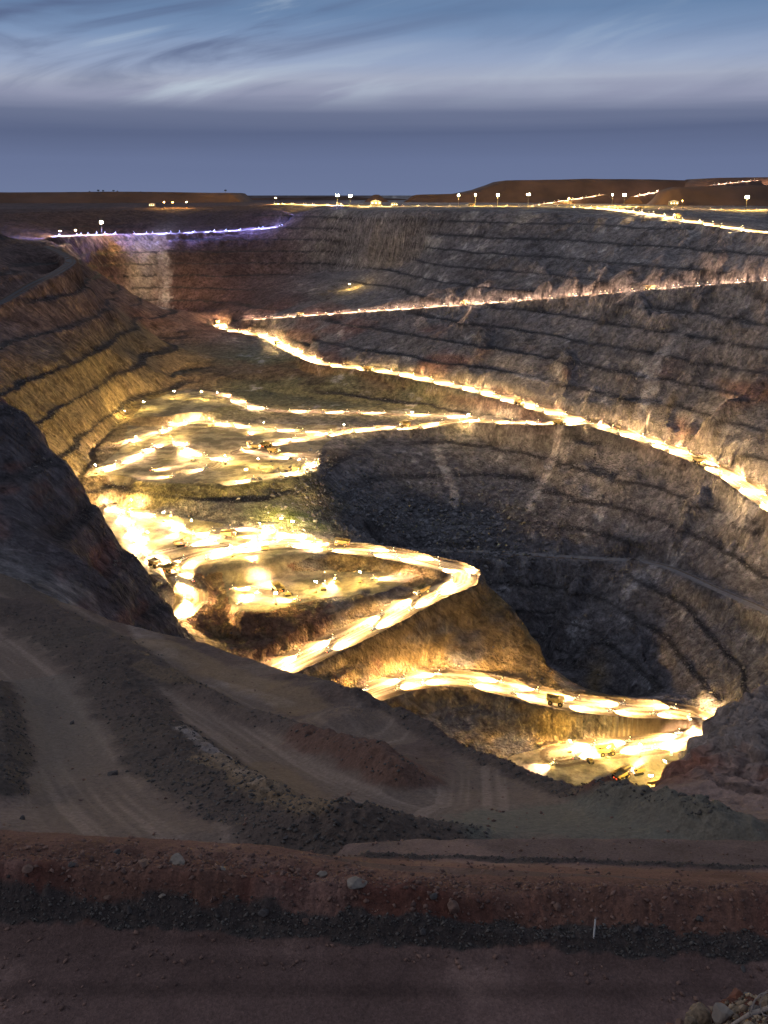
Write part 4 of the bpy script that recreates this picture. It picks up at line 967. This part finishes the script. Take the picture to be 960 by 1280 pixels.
# stones and a dead branch at the lookout's edge, bottom right corner
mm = [M_r5, M_r1, M_r5, M_r2, M_r5, M_r3]
PILE = [(876,1271,.135,(1.1,1,1.0),M_r5,'large tan stone, leftmost of the big ones at the lookout edge'),
 (918,1246,.075,(1.2,1,.9),M_r4,'rust red stone perched on top of the pile at the lookout edge'),
 (903,1266,.11,(1,1,.9),M_r1,'pale angular stone below the rust red one'),
 (926,1268,.10,(1,1,.8),M_r5,'tan stone under the fork of the dead branch'),
 (850,1283,.06,(1.2,1,.8),M_r2,'small brown stone at the left end of the lookout pile'),
 (863,1280,.07,(.8,1,1.1),M_r5,'small upright tan stone beside the largest tan one'),
 (893,1282,.09,(1,1,.9),M_r2,'brown stone at the bottom of the lookout pile'),
 (938,1252,.07,(1.3,1,.7),M_r1,'grey stone behind the twigs of the branch'),
 (950,1270,.11,(1.1,1,.9),M_r3,'dark stone beneath the thick end of the branch'),
 (935,1284,.08,(1.3,1,.8),M_r5,'yellowish tan stone under the middle of the branch'),
 (912,1284,.07,(1.2,1,.8),M_r5,'flat tan stone near the bottom edge of the pile'),
 (958,1256,.08,(1,1,.8),M_r5,'tan stone at the far right of the lookout pile'),
 (838,1285,.045,(1.2,1,.8),M_r4,'tiny reddish stone farthest left at the lookout edge')]
for i, (u, v, s_, sq, m_, lab) in enumerate(PILE):
    x_, y_, z_ = P(u, v, y=7.8+.25*math.sin(i*2.1)); o = rock_mesh('stone', 300+i, s_*1.05, m_, sq, 4); o.location = (x_, y_, z_); o.rotation_euler = (i*.7, i*1.3, i*2.1); tag(o, lab, 'stone', 'stones piled at the lookout edge')
def pp(u, v, y): return Vector(P(u, v, y=y))
b = MB()
def limb(pts, r0, r1):
    pts = [pp(*q) for q in pts]
    for i in range(len(pts)-1):
        a = r0+(r1-r0)*i/(len(pts)-1); c_ = r0+(r1-r0)*(i+1)/(len(pts)-1); b.tube(pts[i], pts[i+1], a, c_, 9)
limb([(990,1248,7.2),(972,1256,7.2),(952,1263,7.25),(938,1267,7.25),(925,1275,7.3),(914,1282,7.3),(905,1287,7.3)], .024, .014)
b.build('dead_branch_tmp', M_dead); BR = bpy.data.objects['dead_branch_tmp']; BR.name = 'dead_branch'; BR.data.name = 'dead_branch'
for tw in ([(952,1263,7.25),(950,1255,7.25),(953,1246,7.25),(958,1239,7.22),(966,1232,7.2)], [(938,1267,7.25),(941,1256,7.25),(946,1248,7.22),(954,1243,7.2),(964,1238,7.2)], [(950,1262,7.25),(954,1268,7.2),(962,1271,7.2)], [(958,1240,7.22),(950,1243,7.2),(944,1249,7.2),(940,1254,7.2)]):
    b = MB(); limb(tw, .007, .003); b.build('twig', M_dead, BR)
tag(BR, 'bleached dead branch with thin twigs lying over the stones at the lookout edge', 'branch')

# ------------------------------------------------------------------ broken rock scattered over windrows, berms and slopes
def scatter(name, n_, r0, r1, chan, smin, smax, m, seed, pw=2.5, power=1.0):
    g = np.random.default_rng(seed); j0, j1 = np.searchsorted(S, math.log(r0)), np.searchsorted(S, math.log(r1))
    i0, i1 = np.searchsorted(TH, math.radians(-26)), np.searchsorted(TH, math.radians(26))
    I = g.integers(i0, i1, n_*8); J = g.integers(j0, j1, n_*8); keep = g.random(n_*8) < chan[I, J]; I, J = I[keep][:n_], J[keep][:n_]; k = len(I)
    fa, fb = g.random(k), g.random(k)
    def at_(A): return (A[I, J]*(1-fa)+A[I+1, J]*fa)*(1-fb)+(A[I, J+1]*(1-fa)+A[I+1, J+1]*fa)*fb
    ctr = np.stack([at_(X), at_(Y), at_(Z)], -1); sz = (smin+(smax-smin)*g.random(k)**pw)
    base = np.array([(1,0,0),(0,1,0),(-1,0,0),(0,-1,0),(0,0,1),(0,0,-1),(.6,.6,.5),(-.6,.55,.45)], float)[:6]
    fac = np.array([(0,1,4),(1,2,4),(2,3,4),(3,0,4),(1,0,5),(2,1,5),(3,2,5),(0,3,5)])
    vv = base[None]*(1+.45*(g.random((k, 6, 1))-.3)); vv = vv*np.stack([.7+.6*g.random(k), .7+.6*g.random(k), .5+.4*g.random(k)], -1)[:, None]
    an = g.random(k)*6.28; c_, s_ = np.cos(an), np.sin(an); vx = vv[..., 0]*c_[:, None]-vv[..., 1]*s_[:, None]; vy = vv[..., 0]*s_[:, None]+vv[..., 1]*c_[:, None]
    ti = (g.random(k)-.5)*1.6; vz = vv[..., 2]+vx*ti[:, None]
    VV = np.stack([vx, vy, vz], -1)*sz[:, None, None]*.5+ctr[:, None]+np.array([0,0,1.0])*sz[:, None, None]*.12
    FF = fac[None]+6*np.arange(k)[:, None, None]
    me = bpy.data.meshes.new(name); me.vertices.add(k*6); me.vertices.foreach_set('co', VV.astype(np.float32).ravel()); q = FF.reshape(-1, 3).astype(np.int32)
    me.loops.add(q.size); me.loops.foreach_set('vertex_index', q.ravel()); me.polygons.add(len(q)); me.polygons.foreach_set('loop_start', np.arange(0, q.size, 3, dtype=np.int32)); me.polygons.foreach_set('loop_total', np.full(len(q), 3, np.int32))
    me.update(calc_edges=True); me.validate(); me.materials.append(m); o = bpy.data.objects.new(name, me); COL.objects.link(o); o['kind'] = 'stuff'; o['label'] = 'loose broken rock scattered over the berms and windrows'; return o
def stone_mat(name, lo, hi):
    m = bpy.data.materials.new(name); m.use_nodes = True; nt = m.node_tree; b_ = nt.nodes['Principled BSDF']; b_.inputs['Roughness'].default_value = .9
    g = nt.nodes.new('ShaderNodeNewGeometry'); r_ = nt.nodes.new('ShaderNodeValToRGB'); r_.color_ramp.elements[0].color = lo+(1,); r_.color_ramp.elements[1].color = hi+(1,); r_.color_ramp.elements[1].position = .95
    nt.links.new(g.outputs['Random Per Island'], r_.inputs['Fac']); nt.links.new(r_.outputs['Color'], b_.inputs['Base Color']); return m
MS1 = stone_mat('dark_gravel', (.03,.027,.026), (.11,.098,.09)); MS2 = stone_mat('berm_gravel', (.07,.04,.035), (.22,.13,.10))
scatter('gravel', 14000, 135, 430, CH['gravel']**3, .15, 1.0, MS1, 1, 7)
scatter('gravel', 16000, 46, 85, np.clip(CH['gravel'], 0, 1), .04, .28, MS1, 2, 5)
scatter('gravel', 9000, 49, 85, np.clip(berm*.6+.12, 0, 1)*(CH['gravel'] < .5), .04, .4, MS2, 3, 6)
scatter('gravel', 1500, 150, 450, np.full(Z.shape, .3), .15, .9, MS2, 4, 5)
scatter('rubble', 7000, 850, 1120, scree, .8, 6, stone_mat('blue_rubble', (.06,.06,.065), (.22,.21,.22)), 5, 6)
scatter('rubble', 9000, 600, 1500, ledge*(1-CH['road']), .6, 3.0, stone_mat('ledge_rubble', (.05,.045,.045), (.2,.18,.17)), 6, 4)
scatter('gravel', 1500, 7.0, 8.4, (X > 1.9).astype(float)*.8, .02, .10, stone_mat('lookout_gravel', (.08,.055,.04), (.34,.26,.18)), 8, 2)
for q in (BPICK, TRUCK, PICK, TOWER, EXC, DRILL, DOZER, FLOOD, SODIUM): assert q.name in USED, q.name
print('things', round(time.time()-T0, 1))

# ------------------------------------------------------------------ camera
cam = bpy.data.cameras.new('camera'); co = bpy.data.objects.new('camera', cam); COL.objects.link(co)
cam.sensor_fit = 'VERTICAL'; cam.sensor_height = 36; cam.lens = 36; cam.clip_start = .5; cam.clip_end = 100000
co.location = (0, 0, 0); co.rotation_euler = (PI/2-PITCH, 0, 0)
SC.camera = co

# ------------------------------------------------------------------ sky and last daylight
SUN_EL, SUN_AZ = math.radians(20), math.radians(268)      # low, left and slightly behind (compass: 0 = +Y, clockwise)
w = bpy.data.worlds.new('World'); SC.world = w; w.use_nodes = True; nt = w.node_tree; L = nt.links.new
bg = nt.nodes['Background']; 
sky = nt.nodes.new('ShaderNodeTexSky'); sky.sky_type = 'NISHITA'; sky.sun_disc = False; sky.sun_elevation = SUN_EL; sky.sun_rotation = SUN_AZ; sky.dust_density = 2; sky.air_density = 1.5
tc = nt.nodes.new('ShaderNodeTexCoord'); sx = nt.nodes.new('ShaderNodeSeparateXYZ'); L(tc.outputs['Generated'], sx.inputs[0])
def math_(op, a, b=None, c=None):
    n = nt.nodes.new('ShaderNodeMath'); n.operation = op
    for i, q in enumerate((a, b, c)):
        if q is None: continue
        if isinstance(q, (int, float)): n.inputs[i].default_value = q
        else: L(q, n.inputs[i])
    return n.outputs[0]
az = math_('ARCTAN2', sx.outputs['X'], sx.outputs['Y']); el = math_('ARCSINE', sx.outputs['Z'])
def comb(x, y, z=0.0):
    n = nt.nodes.new('ShaderNodeCombineXYZ')
    for i, q in enumerate((x, y, z)):
        if isinstance(q, (int, float)): n.inputs[i].default_value = q
        else: L(q, n.inputs[i])
    return n.outputs[0]
def nz_(vec, scale, det=5, ro=.55, dist=0):
    n = nt.nodes.new('ShaderNodeTexNoise'); n.inputs['Scale'].default_value = scale; n.inputs['Detail'].default_value = det; n.inputs['Roughness'].default_value = ro; n.inputs['Distortion'].default_value = dist
    L(vec, n.inputs['Vector']); return n.outputs['Fac']
# cloud sheets: long bands, sheared so they climb to the right
shear = math_('MULTIPLY_ADD', az, -.22, el)
cv = comb(math_('MULTIPLY', az, 2.0), math_('MULTIPLY', shear, 11.0), .35)
c1 = nz_(cv, 1.9, 7, .52, .9)
cv2 = comb(math_('MULTIPLY', az, 1.0), math_('MULTIPLY', el, 22.0), 2.2); c2 = nz_(cv2, 1.3, 5, .5, .3)
leftm = nt.nodes.new('ShaderNodeMapRange'); leftm.inputs['From Min'].default_value = .12; leftm.inputs['From Max'].default_value = -.2; leftm.inputs['To Min'].default_value = .25; leftm.inputs['To Max'].default_value = 1; L(az, leftm.inputs['Value'])
wob = math_('MULTIPLY', math_('SUBTRACT', c2, .5), .035)
elw = math_('ADD', el, wob)
rp = nt.nodes.new('ShaderNodeValToRGB'); cr = rp.color_ramp
def lin(r, g, b): return tuple(((c/255+.055)/1.055)**2.4 if c > 10 else c/3294 for c in (r, g, b))+(1,)
stops = [(0, lin(102,114,146)), (.03, lin(96,108,141)), (.058, lin(84,95,126)), (.072, lin(100,109,137)), (.084, lin(138,143,167)), (.098, lin(155,162,182)), (.116, lin(142,156,184)), (.136, lin(118,140,174)), (.16, lin(98,124,160)), (.23, lin(104,116,142)), (.32, lin(124,131,148))]
while len(cr.elements) < len(stops): cr.elements.new(.5)
for e_, (p_, c_) in zip(cr.elements, stops): e_.position = p_*3.0; e_.color = c_
L(math_('MULTIPLY', elw, 3.0), rp.inputs['Fac'])
def mixc(fac, a, b):
    n = nt.nodes.new('ShaderNodeMix'); n.data_type = 'RGBA'
    if isinstance(fac, (int, float)): n.inputs[0].default_value = fac
    else: L(fac, n.inputs[0])
    for i, q in ((6, a), (7, b)):
        if isinstance(q, tuple): n.inputs[i].default_value = q
        else: L(q, n.inputs[i])
    return n.outputs[2]
def rng_(x, a, b, lo=0, hi=1):
    n = nt.nodes.new('ShaderNodeMapRange'); n.interpolation_type = 'SMOOTHSTEP'; n.inputs['From Min'].default_value = a; n.inputs['From Max'].default_value = b; n.inputs['To Min'].default_value = lo; n.inputs['To Max'].default_value = hi; L(x, n.inputs['Value']); return n.outputs[0]
hi_ = rng_(el, .07, .10)
col = mixc(math_('MULTIPLY', math_('MULTIPLY', rng_(c1, .50, .70), leftm.outputs[0]), math_('MULTIPLY', hi_, .75)), rp.outputs[0], lin(186,200,212))
col = mixc(math_('MULTIPLY', math_('MULTIPLY', rng_(c1, .50, .30), leftm.outputs[0]), math_('MULTIPLY', hi_, .8)), col, lin(78,90,124))
skys = nt.nodes.new('ShaderNodeVectorMath'); skys.operation = 'SCALE'; L(sky.outputs[0], skys.inputs[0]); skys.inputs['Scale'].default_value = .06
# most of the sky is cloud sheet; the clear part is the atmosphere
fin = mixc(.975, skys.outputs[0], col)
# Background strength .1: the cloud sheet's radiance is given at ten times
fin2 = nt.nodes.new('ShaderNodeVectorMath'); fin2.operation = 'SCALE'; L(fin, fin2.inputs[0]); fin2.inputs['Scale'].default_value = 11.6
L(fin2.outputs[0], bg.inputs['Color']); bg.inputs['Strength'].default_value = .1
sun = bpy.data.lights.new('sun', 'SUN'); sun.energy = .5; sun.angle = math.radians(11); sun.color = (1, .89, .83)
so = bpy.data.objects.new('sun', sun); COL.objects.link(so)
sd = Vector((math.sin(SUN_AZ)*math.cos(SUN_EL), math.cos(SUN_AZ)*math.cos(SUN_EL), math.sin(SUN_EL)))
so.rotation_euler = sd.to_track_quat('Z', 'Y').to_euler()
vs = SC.view_settings; vs.view_transform = 'Standard'; vs.look = 'None'; vs.exposure = 0; vs.gamma = 1; SC.display_settings.display_device = 'sRGB'
cy = SC.cycles; cy.use_denoising = True; cy.max_bounces = 4; cy.diffuse_bounces = 2; cy.glossy_bounces = 2; cy.transmission_bounces = 2; cy.sample_clamp_indirect = 4; cy.use_light_tree = True; cy.use_adaptive_sampling = True; cy.adaptive_threshold = .04
print('done', round(time.time()-T0, 1))
